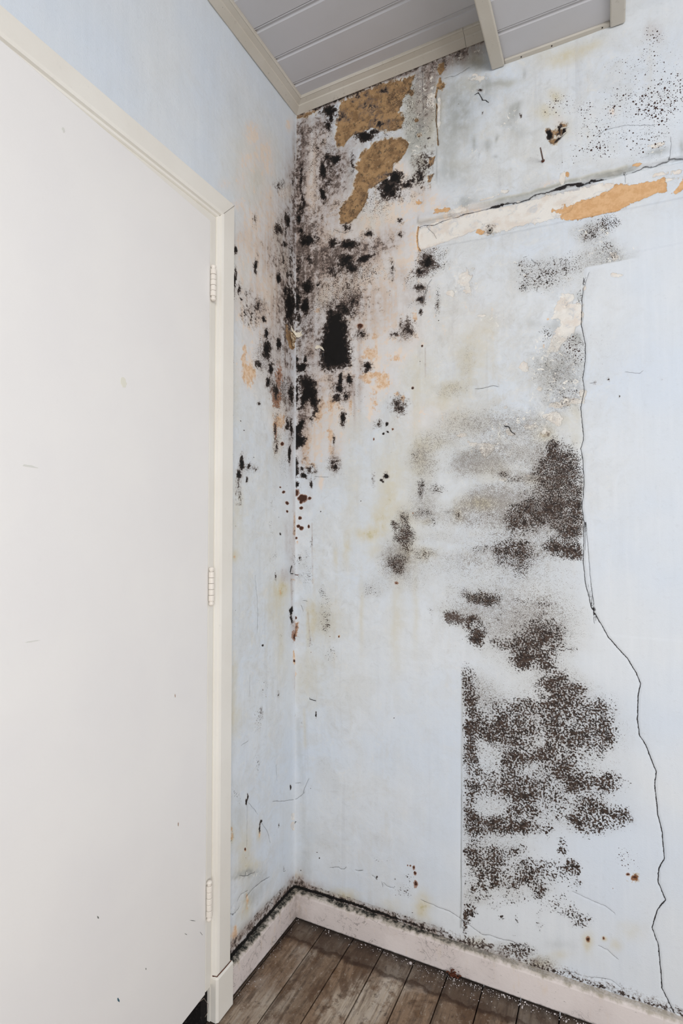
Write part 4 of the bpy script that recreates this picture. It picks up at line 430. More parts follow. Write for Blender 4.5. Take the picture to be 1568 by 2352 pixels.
  ('pale',0.022,[0.409,2.0343,0.4798,2.0368,0.6086,2.0379,0.7952,2.0322,0.8944,2.029,0.9096,2.0204,0.8864,2.0051,0.8192,1.9966,0.778,1.9669,0.7104,1.9701,0.6309,1.9685,0.5942,1.9654,0.5664,1.9864,0.4795,1.9753,0.4098,1.9663,0.4016,1.9908]),
  ('tan',0.022,[0.7759,1.9697,0.7886,1.9912,0.8192,2.0011,0.8669,2.0038,0.8942,2.0117,0.9058,2.0236,0.9507,2.008,1.0096,2.0084,1.0148,1.9743,0.994,1.9724,0.9502,1.9663,0.9296,1.9589,0.9125,1.9526,0.8545,1.9521,0.7943,1.9547]),
  ('tan',0.012,[1.0189,1.9669,1.0331,1.9734,1.0491,1.9979,1.0522,1.9723,1.0329,1.9602]),
  ('ochre',0.01,[0.4647,2.4879,0.4797,2.4847,0.4821,2.4637,0.4695,2.4533,0.4621,2.4662]),
  ('pale',0.02,[0.7842,1.7733,0.8125,1.7636,0.8082,1.7422,0.8322,1.7357,0.8277,1.686,0.8136,1.6795,0.8033,1.6591,0.7869,1.6483,0.7702,1.6187,0.7445,1.6268,0.7497,1.6449,0.7646,1.6784,0.7792,1.6917,0.7711,1.7087,0.7462,1.712,0.763,1.7213,0.7674,1.7496]),
  ('pale',0.018,[0.7312,1.4699,0.7687,1.4754,0.7828,1.4542,0.7724,1.433,0.7477,1.4484,0.7332,1.4586]),
  ('pale',0.018,[0.539,1.4139,0.5624,1.4076,0.6173,1.3992,0.6036,1.3769,0.5852,1.3617,0.5715,1.3835,0.5436,1.3994]),
 ]},
 'left': {'blobs': {
  'blk': [0.0488,2.1307,-55.7,0.295,-17.7,-34.7,0.75,0.0648,2.1321,-80.9,0.447,-27.1,-52.5,0.5,0.099,2.0747,-42.0,0.252,-21.2,-42.9,0.55,0.0668,2.0455,-63.2,0.351,-38.1,-81.1,0.6,0.0575,2.0929,-141.0,0.763,-25.8,-52.4,0.6,0.0981,1.9262,-65.5,0.393,-18.5,-44.9,0.8,0.0386,1.9627,-46.1,0.238,-29.1,-69.5,0.5,0.0364,1.882,-27.6,0.142,-6.53,-17.4,0.9,0.2184,1.9091,-96.5,0.742,-19.9,-46.1,0.7,0.3096,1.917,-108.0,0.965,-43.1,-93.5,0.8,0.3188,1.9189,-254.0,2.31,-37.9,-81.5,0.7,0.3128,1.8377,-94.7,0.855,-12.6,-30.5,0.75,0.2906,1.8179,-123.0,1.07,-26.4,-67.0,0.6,0.2822,1.7961,-146.0,1.26,-75.9,-200.0,0.8,0.0955,2.2147,-48.7,0.289,-46.7,-81.9,0.25,0.1782,1.7803,-80.8,0.577,-32.7,-94.3,0.6,0.2051,1.8036,-37.0,0.278,-28.0,-76.5,0.3,0.2662,1.7602,-120.0,1.0,-23.4,-66.2,0.35,0.2524,1.8243,-101.0,0.823,-45.9,-118.0,0.3,0.0219,2.2664,-135.0,0.663,-29.4,-51.1,0.4,0.0281,2.0299,-78.0,0.391,-10.4,-23.0,0.35,0.2253,2.0404,-136.0,1.06,-39.2,-76.7,0.3,0.0728,1.9955,-81.8,0.462,-15.7,-35.3,0.3,0.158,1.6922,-37.2,0.256,-7.3,-24.9,1.0,0.1639,1.7394,-70.8,0.491,-20.0,-62.4,0.7,0.0969,1.7322,-65.7,0.394,-14.4,-47.1,1.1,0.1535,1.5989,-57.4,0.391,-11.7,-48.8,0.9,0.1376,1.6441,-68.8,0.453,-14.6,-55.6,0.9,0.1144,1.5865,-43.2,0.27,-8.31,-36.6,0.65,0.1782,1.7768,-86.2,0.616,-30.0,-87.0,0.8,0.2015,1.6404,-51.3,0.384,-20.7,-76.8,0.45,0.2784,1.3516,-105.0,0.903,-3.91,-36.9,1.0,0.2897,1.3199,-82.9,0.726,-6.28,-72.3,1.0,0.2554,1.3083,-159.0,1.32,-8.55,-109.0,0.9,0.2451,1.3468,-141.0,1.15,-10.0,-99.6,0.6,0.2178,1.3431,-114.0,0.883,-11.4,-118.0,0.35,0.2012,1.8059,-39.0,0.291,-24.7,-67.4,0.25,0.2342,1.7702,-34.5,0.274,-17.9,-50.8,0.2,0.0479,1.4932,-80.5,0.429,-8.16,-48.4,0.7,0.0363,1.8664,-25.1,0.129,-4.51,-12.3,1.0,0.059,1.9007,-62.8,0.343,-13.7,-35.2,0.7,0.0339,1.401,-85.6,0.44,-3.8,-32.1,1.05,0.0259,1.5921,-61.0,0.306,-5.74,-26.2,0.75,0.0254,1.4876,-91.7,0.46,-4.3,-26.3,0.6,0.1976,1.5277,-111.0,0.825,-47.0,-231.0,0.5,0.2682,1.4416,-362.0,3.06,-77.2,-483.0,0.9,0.2828,1.4639,-369.0,3.19,-85.2,-487.0,0.9,0.2224,1.3745,-344.0,2.68,-54.5,-471.0,0.9,0.2926,1.2852,-125.0,1.1,-2.7,-41.1,0.15,0.325,1.595,-194.0,1.79,-10.9,-41.4,0.2,0.3266,1.4182,-260.0,2.41,-4.73,-31.3,0.2,0.1077,1.415,-151.0,0.931,-7.21,-55.1,0.4,0.1186,1.4678,-152.0,0.964,-5.94,-36.9,0.35,-0.0048,0.1394,-251.0,1.17,135.0,-248.0,1.1,0.0215,0.9239,-96.7,0.484,7.06,-52.3,0.9,0.0201,0.9007,-113.0,0.562,8.74,-59.4,0.8,0.1088,1.0344,-186.0,1.16,6.45,-80.3,0.6,0.1743,0.8469,-179.0,1.28,42.0,-220.0,1.1,0.0858,1.1607,-206.0,1.22,2.24,-224.0,0.7,0.3021,1.1836,-619.0,5.55,-2.89,-1010.0,1.2,0.0943,1.2084,-364.0,2.19,-7.25,-449.0,0.9,0.1176,1.2307,-498.0,3.16,-19.7,-681.0,1,0.0592,1.1776,-468.0,2.58,0.69,-882.0,0.9,0.0966,0.6889,-246.0,1.5,37.1,-137.0,0.3,0.1835,0.6605,-163.0,1.2,28.9,-96.3,0.2,-0.0016,0.6,-190.0,0.892,65.9,-218.0,0.8,-0.0038,0.1407,-223.0,1.05,120.0,-221.0,0.9,0.0247,0.3884,-229.0,1.16,46.6,-111.0,1.1,0.2506,0.4429,-222.0,1.85,37.4,-84.3,0.9,0.2438,0.4565,-293.0,2.41,43.6,-101.0,0.8,0.1813,0.3608,-164.0,1.2,98.6,-208.0,0.9,0.1872,0.3464,-236.0,1.75,32.2,-66.6,0.8,0.1976,0.5081,-333.0,2.51,191.0,-488.0,0.9,0.1141,0.2898,-506.0,3.23,278.0,-563.0,0.9,0.0877,0.3057,-368.0,2.21,82.9,-173.0,0.5,0.0593,0.1639,-477.0,2.67,75.1,-137.0,0.6,-0.0038,0.1407,-223.0,1.05,120.0,-221.0,0.9,0.0229,1.838,-28.5,0.142,-12.4,-35.5,0.6,0.0371,1.8599,-36.2,0.187,-21.3,-58.6,0.5],
  'mauve': [0.0384,2.2666,-27.5,0.141,-7.49,-12.9,0.55,0.0558,2.1128,-18.7,0.101,-6.58,-13.1,0.6,0.0984,1.9748,-14.7,0.0885,-7.87,-17.9,0.5,0.0635,1.8956,-22.7,0.126,-6.84,-17.6,0.7,0.0106,2.2337,-66.8,0.318,-2.83,-5.09,0.9,0.1796,1.9836,-14.3,0.102,-10.4,-22.5,0.3,0.2524,1.8223,-14.1,0.115,-9.15,-23.6,0.3,0.2884,1.9539,-24.4,0.212,-11.4,-24.0,0.25,0.0541,1.7888,-22.6,0.122,-2.78,-8.45,0.8,0.1382,1.7385,-15.5,0.102,-3.5,-11.1,0.4,0.1375,1.6261,-20.7,0.136,-4.67,-18.5,0.4,0.0347,1.5571,-27.7,0.143,-1.7,-8.43,0.6,0.1143,1.8378,-20.0,0.125,-7.99,-21.8,0.4,0.216,1.7875,-16.9,0.13,-10.4,-28.9,0.4,0.0249,1.3926,-78.7,0.395,-1.59,-14.1,0.5,0.2831,1.3348,-24.7,0.214,-2.34,-24.5,0.2,0.0059,1.2372,-67.7,0.322,-0.428,-14.0,0.3,0.0197,0.0981,-34.3,0.173,19.2,-33.6,0.8,0.0057,1.03,-22.1,0.106,3.37,-43.0,0.3,-0.0027,0.8664,-33.0,0.154,4.22,-25.9,0.7,0.0136,1.1078,-51.5,0.251,0.485,-12.9,0.35,0.0004,0.7013,-66.5,0.314,5.43,-21.7,0.4,0.0064,1.1852,-82.9,0.395,-0.0701,-21.4,0.5,0.0641,1.0346,-47.1,0.264,3.47,-44.4,0.6,0.0206,0.9928,-135.0,0.673,1.28,-13.0,0.6,0.0433,1.147,-46.0,0.244,0.281,-16.4,0.4,0.074,1.856,-13.4,0.0763,-1.06,-2.87,0.4,0.1465,2.0098,-8.71,0.0581,-2.28,-4.83,0.25,0.0614,1.755,-112.0,0.615,-11.8,-37.9,0.7,0.0231,1.8748,-47.8,0.237,-2.23,-6.06,0.9,0.0242,2.095,-47.6,0.236,-3.51,-7.22,0.5,0.0427,1.6507,-32.7,0.171,-2.34,-9.25,0.4],
  'cream': [0.2383,2.2808,-22.8,0.181,-16.8,-25.5,0.95,0.1739,2.269,-21.2,0.149,-12.7,-20.2,0.95,0.2554,2.192,-20.0,0.164,-20.4,-33.3,0.8,0.1578,2.2245,-31.3,0.213,-21.9,-36.7,0.8,0.296,2.046,-29.5,0.259,-25.8,-48.0,0.7,0.2325,2.0238,-17.1,0.135,-10.6,-21.0,0.8,0.2747,1.9562,-28.8,0.245,-16.1,-34.0,0.8,0.2098,1.9565,-14.8,0.112,-14.9,-32.7,0.8,0.3613,2.063,-32.0,0.31,-35.6,-62.4,0.5,0.283,2.1161,-24.2,0.207,-17.1,-29.7,0.6,0.1573,2.1523,-20.9,0.142,-15.3,-27.6,0.6,0.0439,2.433,-42.4,0.221,-23.0,-34.3,0.8,0.1406,2.093,-20.5,0.135,-11.3,-21.9,0.6,0.0652,2.2034,-28.3,0.156,-19.4,-34.9,0.6,0.2945,1.868,-56.9,0.499,-10.3,-24.1,0.6,0.1472,1.8856,-12.5,0.0835,-8.88,-22.2,0.45,0.1143,1.8299,-20.0,0.125,-9.87,-27.2,0.5,0.2507,1.6145,-20.2,0.165,-4.79,-18.3,0.8,0.0955,1.4989,-19.8,0.119,-3.85,-21.8,0.9,0.139,1.8513,-15.4,0.102,-5.59,-14.7,0.6,0.2376,1.7583,-23.1,0.184,-10.1,-29.3,0.6,0.0795,1.6594,-19.4,0.112,-7.06,-26.9,0.4,0.0875,1.5648,-19.6,0.115,-5.1,-24.1,0.5,0.1034,1.4156,-40.0,0.245,-3.6,-27.5,0.5,0.2869,1.7745,-24.5,0.212,-7.37,-20.1,0.4,0.2989,0.1311,-54.8,0.496,25.7,-39.6,1.0,0.1687,1.9483,-7.45,0.0521,-1.73,-3.92,0.5,0.1893,1.7384,-7.66,0.056,-1.62,-5.0,0.4],
  'yel': [0.0727,1.9861,-28.6,0.162,-10.3,-23.6,0.8,0.1073,2.0498,-29.7,0.182,-11.6,-23.9,0.7,0.2267,2.2227,-8.46,0.0658,-7.09,-11.4,0.3,0.2533,1.9281,-8.79,0.0719,-4.83,-10.7,0.4,0.0977,1.859,-11.8,0.0709,-5.4,-14.4,0.5,0.0563,2.2131,-28.0,0.151,-19.4,-34.8,0.5,0.139,1.8513,-20.6,0.136,-5.24,-13.8,0.7,0.2958,1.2606,-37.6,0.333,-0.833,-16.5,0.4,0.3049,1.5433,-37.8,0.338,-1.86,-8.2,0.25,0.0957,1.5219,-19.8,0.119,-3.43,-18.2,0.5,0.1035,1.4292,-39.9,0.245,-2.54,-18.3,0.5,0.2377,1.7711,-23.1,0.184,-13.8,-39.0,0.5,0.1122,1.496,-60.4,0.377,-3.24,-18.4,0.4,0.2871,1.7951,-18.4,0.159,-4.57,-12.0,0.3,0.2967,0.1253,-47.4,0.427,25.8,-39.5,1.0,0.2425,0.173,-44.3,0.364,13.8,-22.9,0.7,0.2507,0.265,-22.3,0.186,21.0,-38.2,0.4,0.251,0.3044,-33.4,0.279,9.28,-17.6,0.4,0.2719,0.1563,-45.9,0.397,18.2,-29.2,0.4,0.3131,0.392,-90.1,0.831,19.5,-39.5,0.6,0.0848,0.9805,-24.1,0.142,2.45,-22.5,0.5,0.0708,0.9977,-35.6,0.203,4.4,-44.6,0.5,0.0849,0.9991,-20.7,0.122,3.32,-33.7,0.6,0.3153,1.1028,-37.9,0.347,2.45,-51.3,0.6,0.1183,0.9478,-18.8,0.12,2.22,-17.2,0.4,0.3073,0.8103,-62.9,0.571,3.56,-15.5,0.5,0.0839,0.8326,-36.3,0.214,1.98,-10.4,0.4,0.2997,1.1678,-30.9,0.276,0.106,-15.2,0.3,0.3189,0.9415,-47.7,0.44,2.32,-15.5,0.2,0.3115,0.6932,-31.7,0.29,4.74,-15.6,0.6,0.2654,0.3517,-22.7,0.193,5.15,-10.2,0.35,0.1902,0.3309,-82.8,0.618,24.1,-48.9,0.6,0.3138,0.3887,-96.2,0.888,19.6,-39.6,0.6,0.2135,0.2585,-28.4,0.222,27.0,-49.8,0.4,0.1923,2.1524,-7.62,0.0556,-3.73,-6.58,0.35,0.2066,1.1936,-7.92,0.0602,-0.0141,-1.65,0.12],
  'grey': [0.067,2.5378,-1130.0,6.22,-1530.0,-2070.0,0,0.0065,2.3345,-75.8,0.356,-3.07,-5.06,0.5,0.0818,2.0526,-23.1,0.133,-8.46,-17.7,0.5,0.3118,2.3156,-24.9,0.223,-14.2,-20.0,0.15,0.2431,0.252,-16.6,0.136,48.8,-87.8,0.8,0.2196,0.1857,-21.5,0.17,22.1,-37.6,0.4,0.1801,0.1943,-20.5,0.15,20.9,-36.7,0.3,0.2824,0.4247,-46.2,0.405,9.57,-20.6,0.3,0.3255,0.5234,-64.9,0.608,4.37,-10.6,0.15,0.0614,1.755,-112.0,0.615,-11.8,-37.9,1.0],
  'rust': [0.0859,1.3,-147.0,0.867,-24.2,-364.0,0.9,0.067,1.2861,-96.2,0.541,-12.6,-217.0,0.9,0.0466,1.2546,-94.2,0.503,-7.24,-179.0,0.9,0.0465,1.2289,-126.0,0.67,-5.75,-215.0,0.9,0.0772,1.4328,-83.2,0.478,-21.4,-155.0,0.9,0.1163,1.4682,-152.0,0.956,-5.94,-36.8,0.4,0.0963,1.6273,-59.2,0.356,-8.95,-36.2,0.2,0.1126,1.5686,-40.2,0.251,-7.94,-36.6,0.3,0.2551,0.324,-269.0,2.26,118.0,-229.0,0.8,0.251,0.2979,-446.0,3.72,304.0,-572.0,0.9,0.0075,0.7682,-191.0,0.92,40.2,-186.0,1.0,0.0047,0.8406,-66.6,0.318,11.5,-64.9,0.4],
  'peach': [0.2734,1.6334,-66.0,0.561,-15.2,-54.6,1,0.2472,1.5984,-23.5,0.191,-8.54,-33.9,1,0.0871,1.4982,-32.6,0.192,-6.34,-36.2,1,0.2654,1.6691,-89.8,0.752,-14.2,-47.8,0.76,0.1203,1.481,-87.1,0.554,-6.22,-36.9,0.76,0.3002,0.1319,-79.3,0.719,35.1,-54.0,0.855,0.2441,0.1826,-166.0,1.37,22.8,-38.2,0.6649999999999999,0.2557,0.3243,-224.0,1.88,74.0,-143.0,1,0.2663,0.1657,-273.0,2.34,28.6,-46.5,0.38,0.3131,0.392,-180.0,1.66,23.4,-47.4,0.57,0.0028,0.7672,-95.1,0.451,23.4,-108.0,0.95,0.0081,0.7798,-167.0,0.807,9.12,-43.5,0.76,0.0065,1.2046,-166.0,0.79,-0.576,-42.8,0.76,0.0063,1.1697,-166.0,0.791,0.253,-51.4,0.76,0.0132,1.019,-83.7,0.408,21.9,-259.0,0.76,0.0848,0.9916,-103.0,0.61,4.62,-45.0,0.475,0.3099,1.1026,-118.0,1.07,4.88,-102.0,0.38,0.0004,0.2582,-74.5,0.354,63.7,-132.0,0.57,0.0056,0.255,-84.3,0.406,129.0,-265.0,0.57,0.3113,0.3874,-213.0,1.96,26.1,-52.7,0.76,0.187,0.3294,-206.0,1.53,48.2,-97.7,0.95,0.2541,0.3214,-179.0,1.5,98.8,-191.0,0.95],
  'spk': [0.2012,1.8059,-26.5,0.198,-16.8,-45.8,0.6,0.1127,1.5778,-24.1,0.151,-5.41,-24.4,0.6,0.2926,1.2811,-68.1,0.6,-1.56,-24.7,0.5,0.325,1.595,-111.0,1.02,-5.43,-20.7,0.5,0.3268,1.4382,-111.0,1.03,-2.05,-12.5,0.5,0.3262,1.3705,-78.0,0.723,-5.05,-41.8,0.6,0.2485,1.3464,-23.6,0.193,-4.83,-47.9,0.5,0.1774,1.6688,-21.6,0.154,-5.35,-18.9,0.6,0.1119,1.4506,-50.4,0.314,-2.38,-15.8,0.55,0.0618,1.5984,-38.0,0.21,-4.85,-21.4,0.5,0.3204,1.7988,-58.9,0.538,-16.0,-41.0,0.6,0.1346,1.18,-89.1,0.587,-0.0214,-37.6,0.3,0.1312,1.26,-88.6,0.578,-1.7,-37.4,0.3,-0.0018,1.076,-43.9,0.205,0.865,-16.1,0.3,0.1192,1.0935,-50.0,0.319,2.18,-45.7,0.35,0.3029,0.9229,-117.0,1.05,2.45,-15.4,0.3,0.084,0.8511,-48.4,0.285,6.08,-33.9,0.2,0.1748,0.7276,-26.9,0.193,7.46,-28.7,0.25,0.1987,0.6486,-55.4,0.418,9.04,-29.2,0.4,0.2935,0.4781,-31.2,0.278,16.9,-38.9,0.25,0.1978,0.5319,-104.0,0.785,13.8,-36.6,0.4,0.3138,0.3887,-96.2,0.888,19.6,-39.6,0.4,0.0625,2.0493,-19.9,0.109,-2.48,-5.27,0.3,0.0974,1.6893,-20.8,0.125,-1.79,-6.34,0.25,0.0593,1.4596,-20.0,0.11,-0.95,-6.26,0.3],
  'rough': [0.2431,0.2498,-14.7,0.121,42.4,-76.1,0.9,0.2501,0.1905,-33.5,0.279,22.8,-38.3,0.5,0.3079,0.1955,-72.0,0.66,36.6,-59.6,0.6],
  'pale': [0.0058,0.2947,-56.2,0.271,47.3,-102.0,1.1,0.0004,0.2639,-47.9,0.227,35.2,-73.4,1.1],
  'worn': [0.1898,1.8133,-5.1,0.0373,-0.654,-1.77,0.9,0.1826,0.8271,-5.18,0.0378,0.28,-1.37,0.75,0.1773,0.1052,-5.23,0.0382,3.48,-5.62,0.6,0.5426,2.1872,-4.76,0.058,-4.82,-6.54,0.2],
 }, 'lines': [
  ('blk',0.00919,0.0,[-0.0021,0.0696,0.0761,0.0822,0.163,0.0929,0.2343,0.0978,0.3069,0.0986]),
  ('mauve',0.02254,0.9,[-0.0,0.0818,0.0761,0.0918,0.1955,0.1042,0.3105,0.1072]),
  ('grey',0.01857,0.5,[0.0,0.0969,0.1464,0.115,0.3106,0.1177]),
  ('crack',0.00038,1,[0.2502,0.195,0.2198,0.1991,0.1801,0.1943,0.1384,0.1846]),
  ('crack',0.00028,1,[0.3147,0.1893,0.2972,0.1827,0.2794,0.1867]),
  ('crack',0.00037,1,[0.3189,0.2065,0.3161,0.1922,0.3077,0.1837]),
  ('crack',0.00038,1,[0.1954,0.0952,0.1794,0.1032,0.1547,0.1016,0.1337,0.112,0.1163,0.0968]),
  ('crack',0.00024,1,[0.2868,0.2082,0.2725,0.2168,0.2428,0.2081]),
  ('crack',0.00029,1,[0.2802,0.2684,0.2431,0.2477,0.2123,0.2394]),
  ('crack',0.00032,1,[0.0628,0.1713,0.0608,0.158,0.0505,0.1538]),
  ('crack',0.00014,1,[0.2136,1.0462,0.2042,0.9935,0.1996,0.941,0.2016,0.8894]),
  ('crack',9e-05,1,[0.2362,0.7771,0.2357,0.7232]),
  ('crack',0.0002,1,[0.1214,0.3899,0.0673,0.3668,0.0098,0.3456]),
  ('crack',0.00015,1,[0.2465,0.4312,0.2456,0.3253]),
  ('crack',0.00014,1,[0.1048,0.4861,0.0985,0.4403]),
  ('crack',0.00015,1,[0.273,0.6035,0.2451,0.603]),
  ('crack',0.00015,1,[0.1813,0.3607,0.1467,0.3164,0.1337,0.2784]),
  ('crack',0.0001,1,[0.238,0.4373,0.1966,0.3884]),
  ('crack',0.00062,1,[-0.0087,2.505,0.2377,2.4994,0.4274,2.4943]),
 ], 'polys': [
  ('ochre',0.008,[0.0594,1.8013,0.0436,1.809,0.0412,1.7928,0.0227,1.7903,-0.0105,1.7998,-0.0251,1.792,-0.0058,1.7735,0.0132,1.7553,0.0036,1.7458,0.0224,1.7329,0.0386,1.7379,0.0433,1.7522,0.0569,1.76]),
 ]},
}
LEDGE_TOP = [0.4039, 2.0426, 0.5759, 2.0422, 0.7427, 2.0379, 0.894, 2.0437, 0.9782, 2.044, 1.0474, 2.0392]
LEDGE_BOT = [0.4036, 1.971, 0.5754, 1.9609, 0.7836, 1.9571, 1.046, 1.9497]
CRACK = [0.8379, 1.8423, 0.8325, 1.7995, 0.8277, 1.7345, 0.8252, 1.6856, 0.8345, 1.6349, 0.833, 1.5915, 0.8276, 1.5486, 0.8302, 1.5157, 0.8218, 1.4785, 0.8262, 1.4238, 0.8278, 1.3966, 0.8207, 1.3754, 0.8253, 1.3481, 0.8276, 1.2886, 0.822, 1.2295, 0.8265, 1.1919, 0.8234, 1.0954, 0.8268, 1.0474, 0.8351, 1.0106, 0.8406, 0.9844, 0.8538, 0.9589, 0.878, 0.9136, 0.9165, 0.8686, 0.9344, 0.8368, 0.9431, 0.8124, 0.9382, 0.7813, 0.9357, 0.7301, 0.9396, 0.6902, 0.9519, 0.6721, 0.9723, 0.6137, 0.9693, 0.5852, 0.9745, 0.5167, 0.9827, 0.479, 0.9862, 0.4208, 0.9745, 0.3931, 0.9732, 0.3632, 0.9865, 0.3277, 0.9705, 0.2984, 0.9594, 0.2556, 0.9711, 0.2201, 0.9755, 0.1629, 0.9776, 0.1246, 1.0049, 0.069]
SKIM = (0.459, 2.1346, 2.4342)
HOLE = (0.7673, 2.1834)

CHANNELS = ['blk', 'spk', 'haze', 'ochre', 'cream', 'yel', 'grey', 'mauve', 'dots', 'rough', 'crack', 'pale', 'tan', 'rust', 'lift', 'peach', 'crack_width', 'worn']
BIPOLAR = {'blk', 'ochre', 'crack', 'pale', 'tan', 'rust', 'crack_width'}      # stored as a signed field, edges cut by the shader


def sm(x, a, b):
    t = np.clip((x - a) / (b - a), 0, 1)
    return t * t * (3 - 2 * t)


def vnoise(U, Z, cell, seed, cz=None):
    """smooth value noise on the wall, -1..1"""
    rng = np.random.default_rng(seed)
    T = rng.uniform(-1, 1, (257, 257))
    T[-1] = T[0]
    T[:, -1] = T[:, 0]
    x = (U / cell + 37.3) % 256
    y = (Z / (cz or cell) + 11.7) % 256
    i, j = x.astype(int), y.astype(int)
    fx, fy = x - i, y - j
    fx = fx * fx * (3 - 2 * fx)
    fy = fy * fy * (3 - 2 * fy)
    return (T[j, i] * (1 - fx) + T[j, i + 1] * fx) * (1 - fy) + (T[j + 1, i] * (1 - fx) + T[j + 1, i + 1] * fx) * fy


class Patch:
    """A regular grid of wall points (across u, up z) and its stain fields."""
    def __init__(self, u0, u1, z0, z1, h, wall):
        self.u = np.linspace(u0, u1, max(2, int(round((u1 - u0) / h)) + 1))
        self.z = np.linspace(z0, z1, max(2, int(round((z1 - z0) / h)) + 1))
        self.U, self.Z = np.meshgrid(self.u, self.z)
        self.w1 = vnoise(self.U, self.Z, 0.030, 21) * 0.62 + vnoise(self.U, self.Z, 0.011, 22) * 0.38
        self.w2 = vnoise(self.U, self.Z, 0.030, 23) * 0.62 + vnoise(self.U, self.Z, 0.011, 24) * 0.38
        self.f = {c: np.full(self.U.shape, -1.0 if c in BIPOLAR else 0.0, np.float32) for c in CHANNELS}
        d = STAINS[wall]
        self.f['crack'][:] = 1.0        # signed distance to the nearest crack, in units of 8 mm
        for c, arr in d['blobs'].items():
            for i in range(0, len(arr), 7):
                self.blob(c, arr[i:i + 7])
        for c, w, s, pts in d['lines']:
            self.line(c, w, s, pts)
        # the black damp line on top of the skirting
        fade = 1 - sm(self.U, 0.10, 0.55) * 0.85 if wall == 'back' else 1.0
        v = (1.1 - np.abs(self.Z - 0.0835 - 0.002 * vnoise(self.U, self.Z * 0, 0.03, 31)) / (0.0058 if wall == 'back' else 0.0080)) * fade
        self.f['blk'] = np.maximum(self.f['blk'], np.maximum(v, -1.0))
        if wall == 'back':      # the skim coat ends at the paper joint; mould grows only to its right there
            k = 1 - sm(self.Z, 0.86, 0.93) * 0 - (1 - sm(self.U, 0.516, 0.524)) * (1 - sm(self.Z, 0.86, 0.93)) * sm(self.U, 0.42, 0.45)
            self.f['spk'] *= k
            self.f['haze'] *= k
            right = sm(self.U - np.interp(self.Z, np.array(CRACK[1::2][::-1]), np.array(CRACK[0::2][::-1])), -0.003, 0.002) * (self.Z < 1.825) * (self.Z > 1.10)
            for c in ('spk', 'haze', 'grey', 'rough', 'yel', 'dots'):
                self.f[c] *= 1 - right
        for c, soft, pts in d['polys']:
            self.poly(c, soft, pts)

    def win(self, ulo, uhi, zlo, zhi):
        a, b = np.searchsorted(self.u, [ulo, uhi])
        c, d = np.searchsorted(self.z, [zlo, zhi])
        return (slice(c, d), slice(a, b)) if b > a and d > c else None

    def put(self, c, w, v):
        f = self.f[c]
        if c in BIPOLAR:
            f[w] = np.maximum(f[w], v)
        else:
            v = np.clip(v, 0, 1)
            f[w] = 1 - (1 - f[w]) * (1 - v)

    def blob(self, c, r):
        u, z, a, b, e, g, s = r
        det = a * g - b * e
        inv = np.array([[g, -b], [-e, a]]) / det
        k = 2.0
        ex, ez = k * math.hypot(*inv[0]), k * math.hypot(*inv[1])
        w = self.win(u - ex, u + ex, z - ez, z + ez)
        if not w:
            return
        g0 = min(1.0, min(ex, ez) / k / 0.018) * 0.009          # ragged outlines, less so on small spots
        du, dz = self.U[w] - u + g0 * self.w1[w], self.Z[w] - z + g0 * self.w2[w]
        q = np.hypot(a * du + b * dz, e * du + g * dz)
        if c in BIPOLAR:
            self.put(c, w, np.maximum(-1.0, (1 - q) * s))
        else:
            self.put(c, w, s * (np.exp(-0.8 * q ** 3.0) if c in ('spk', 'haze', 'dots') else np.exp(-1.15 * q * q)) * (q < 2))

    def line(self, c, hw, s, pts):
        P = np.array(pts).reshape(-1, 2)
        ext = 0.010 if c == 'crack' else hw * 2.5
        for (p, q) in zip(P[:-1], P[1:]):
            w = self.win(min(p[0], q[0]) - ext, max(p[0], q[0]) + ext, min(p[1], q[1]) - ext, max(p[1], q[1]) + ext)
            if not w:
                continue
            d = q - p
            L = max(float(d @ d), 1e-9)
            t = np.clip(((self.U[w] - p[0]) * d[0] + (self.Z[w] - p[1]) * d[1]) / L, 0, 1)
            dist = np.hypot(self.U[w] - p[0] - t * d[0], self.Z[w] - p[1] - t * d[1])
            if c == 'crack':
                side = np.sign(d[0] * (self.Z[w] - p[1]) - d[1] * (self.U[w] - p[0]))
                side[side == 0] = 1
                near = dist / 0.008 < np.abs(self.f['crack'][w])
                v = self.f['crack'][w]
                v[near] = (side * dist / 0.008)[near]
                self.f['crack'][w] = v
                self.f['crack_width'][w] = np.where(dist < 0.0046, np.maximum(self.f['crack_width'][w], hw / 0.008), self.f['crack_width'][w])
            elif c in BIPOLAR:
                self.put(c, w, np.maximum(-1.0, (1 - dist / hw) * s))
            else:
                v = s * np.exp(-1.6 * (dist / hw) ** 2)
                f = self.f[c]
                f[w] = np.maximum(f[w], v)

    def poly(self, c, soft, pts):
        P = np.array(pts).reshape(-1, 2)
        e = soft * 1.2
        w = self.win(P[:, 0].min() - e, P[:, 0].max() + e, P[:, 1].min() - e, P[:, 1].max() + e)
        if not w:
            return
        U, Z = self.U[w], self.Z[w]
        dist = np.full(U.shape, 1e9)
        inside = np.zeros(U.shape, bool)
        for p, q in zip(P, np.roll(P, -1, 0)):
            d = q - p
            L = max(float(d @ d), 1e-9)
            t = np.clip(((U - p[0]) * d[0] + (Z - p[1]) * d[1]) / L, 0, 1)
            dist = np.minimum(dist, np.hypot(U - p[0] - t * d[0], Z - p[1] - t * d[1]))
            if p[1] != q[1]:
                cond = ((p[1] > Z) != (q[1] > Z)) & (U < (q[0] - p[0]) * (Z - p[1]) / (q[1] - p[1]) + p[0])
                inside ^= cond
        sd = np.where(inside, dist, -dist) / soft
        if c in BIPOLAR:
            self.put(c, w, np.clip(sd, -1, 1))
        else:
            self.put(c, w, np.clip(0.5 + sd, 0, 1))


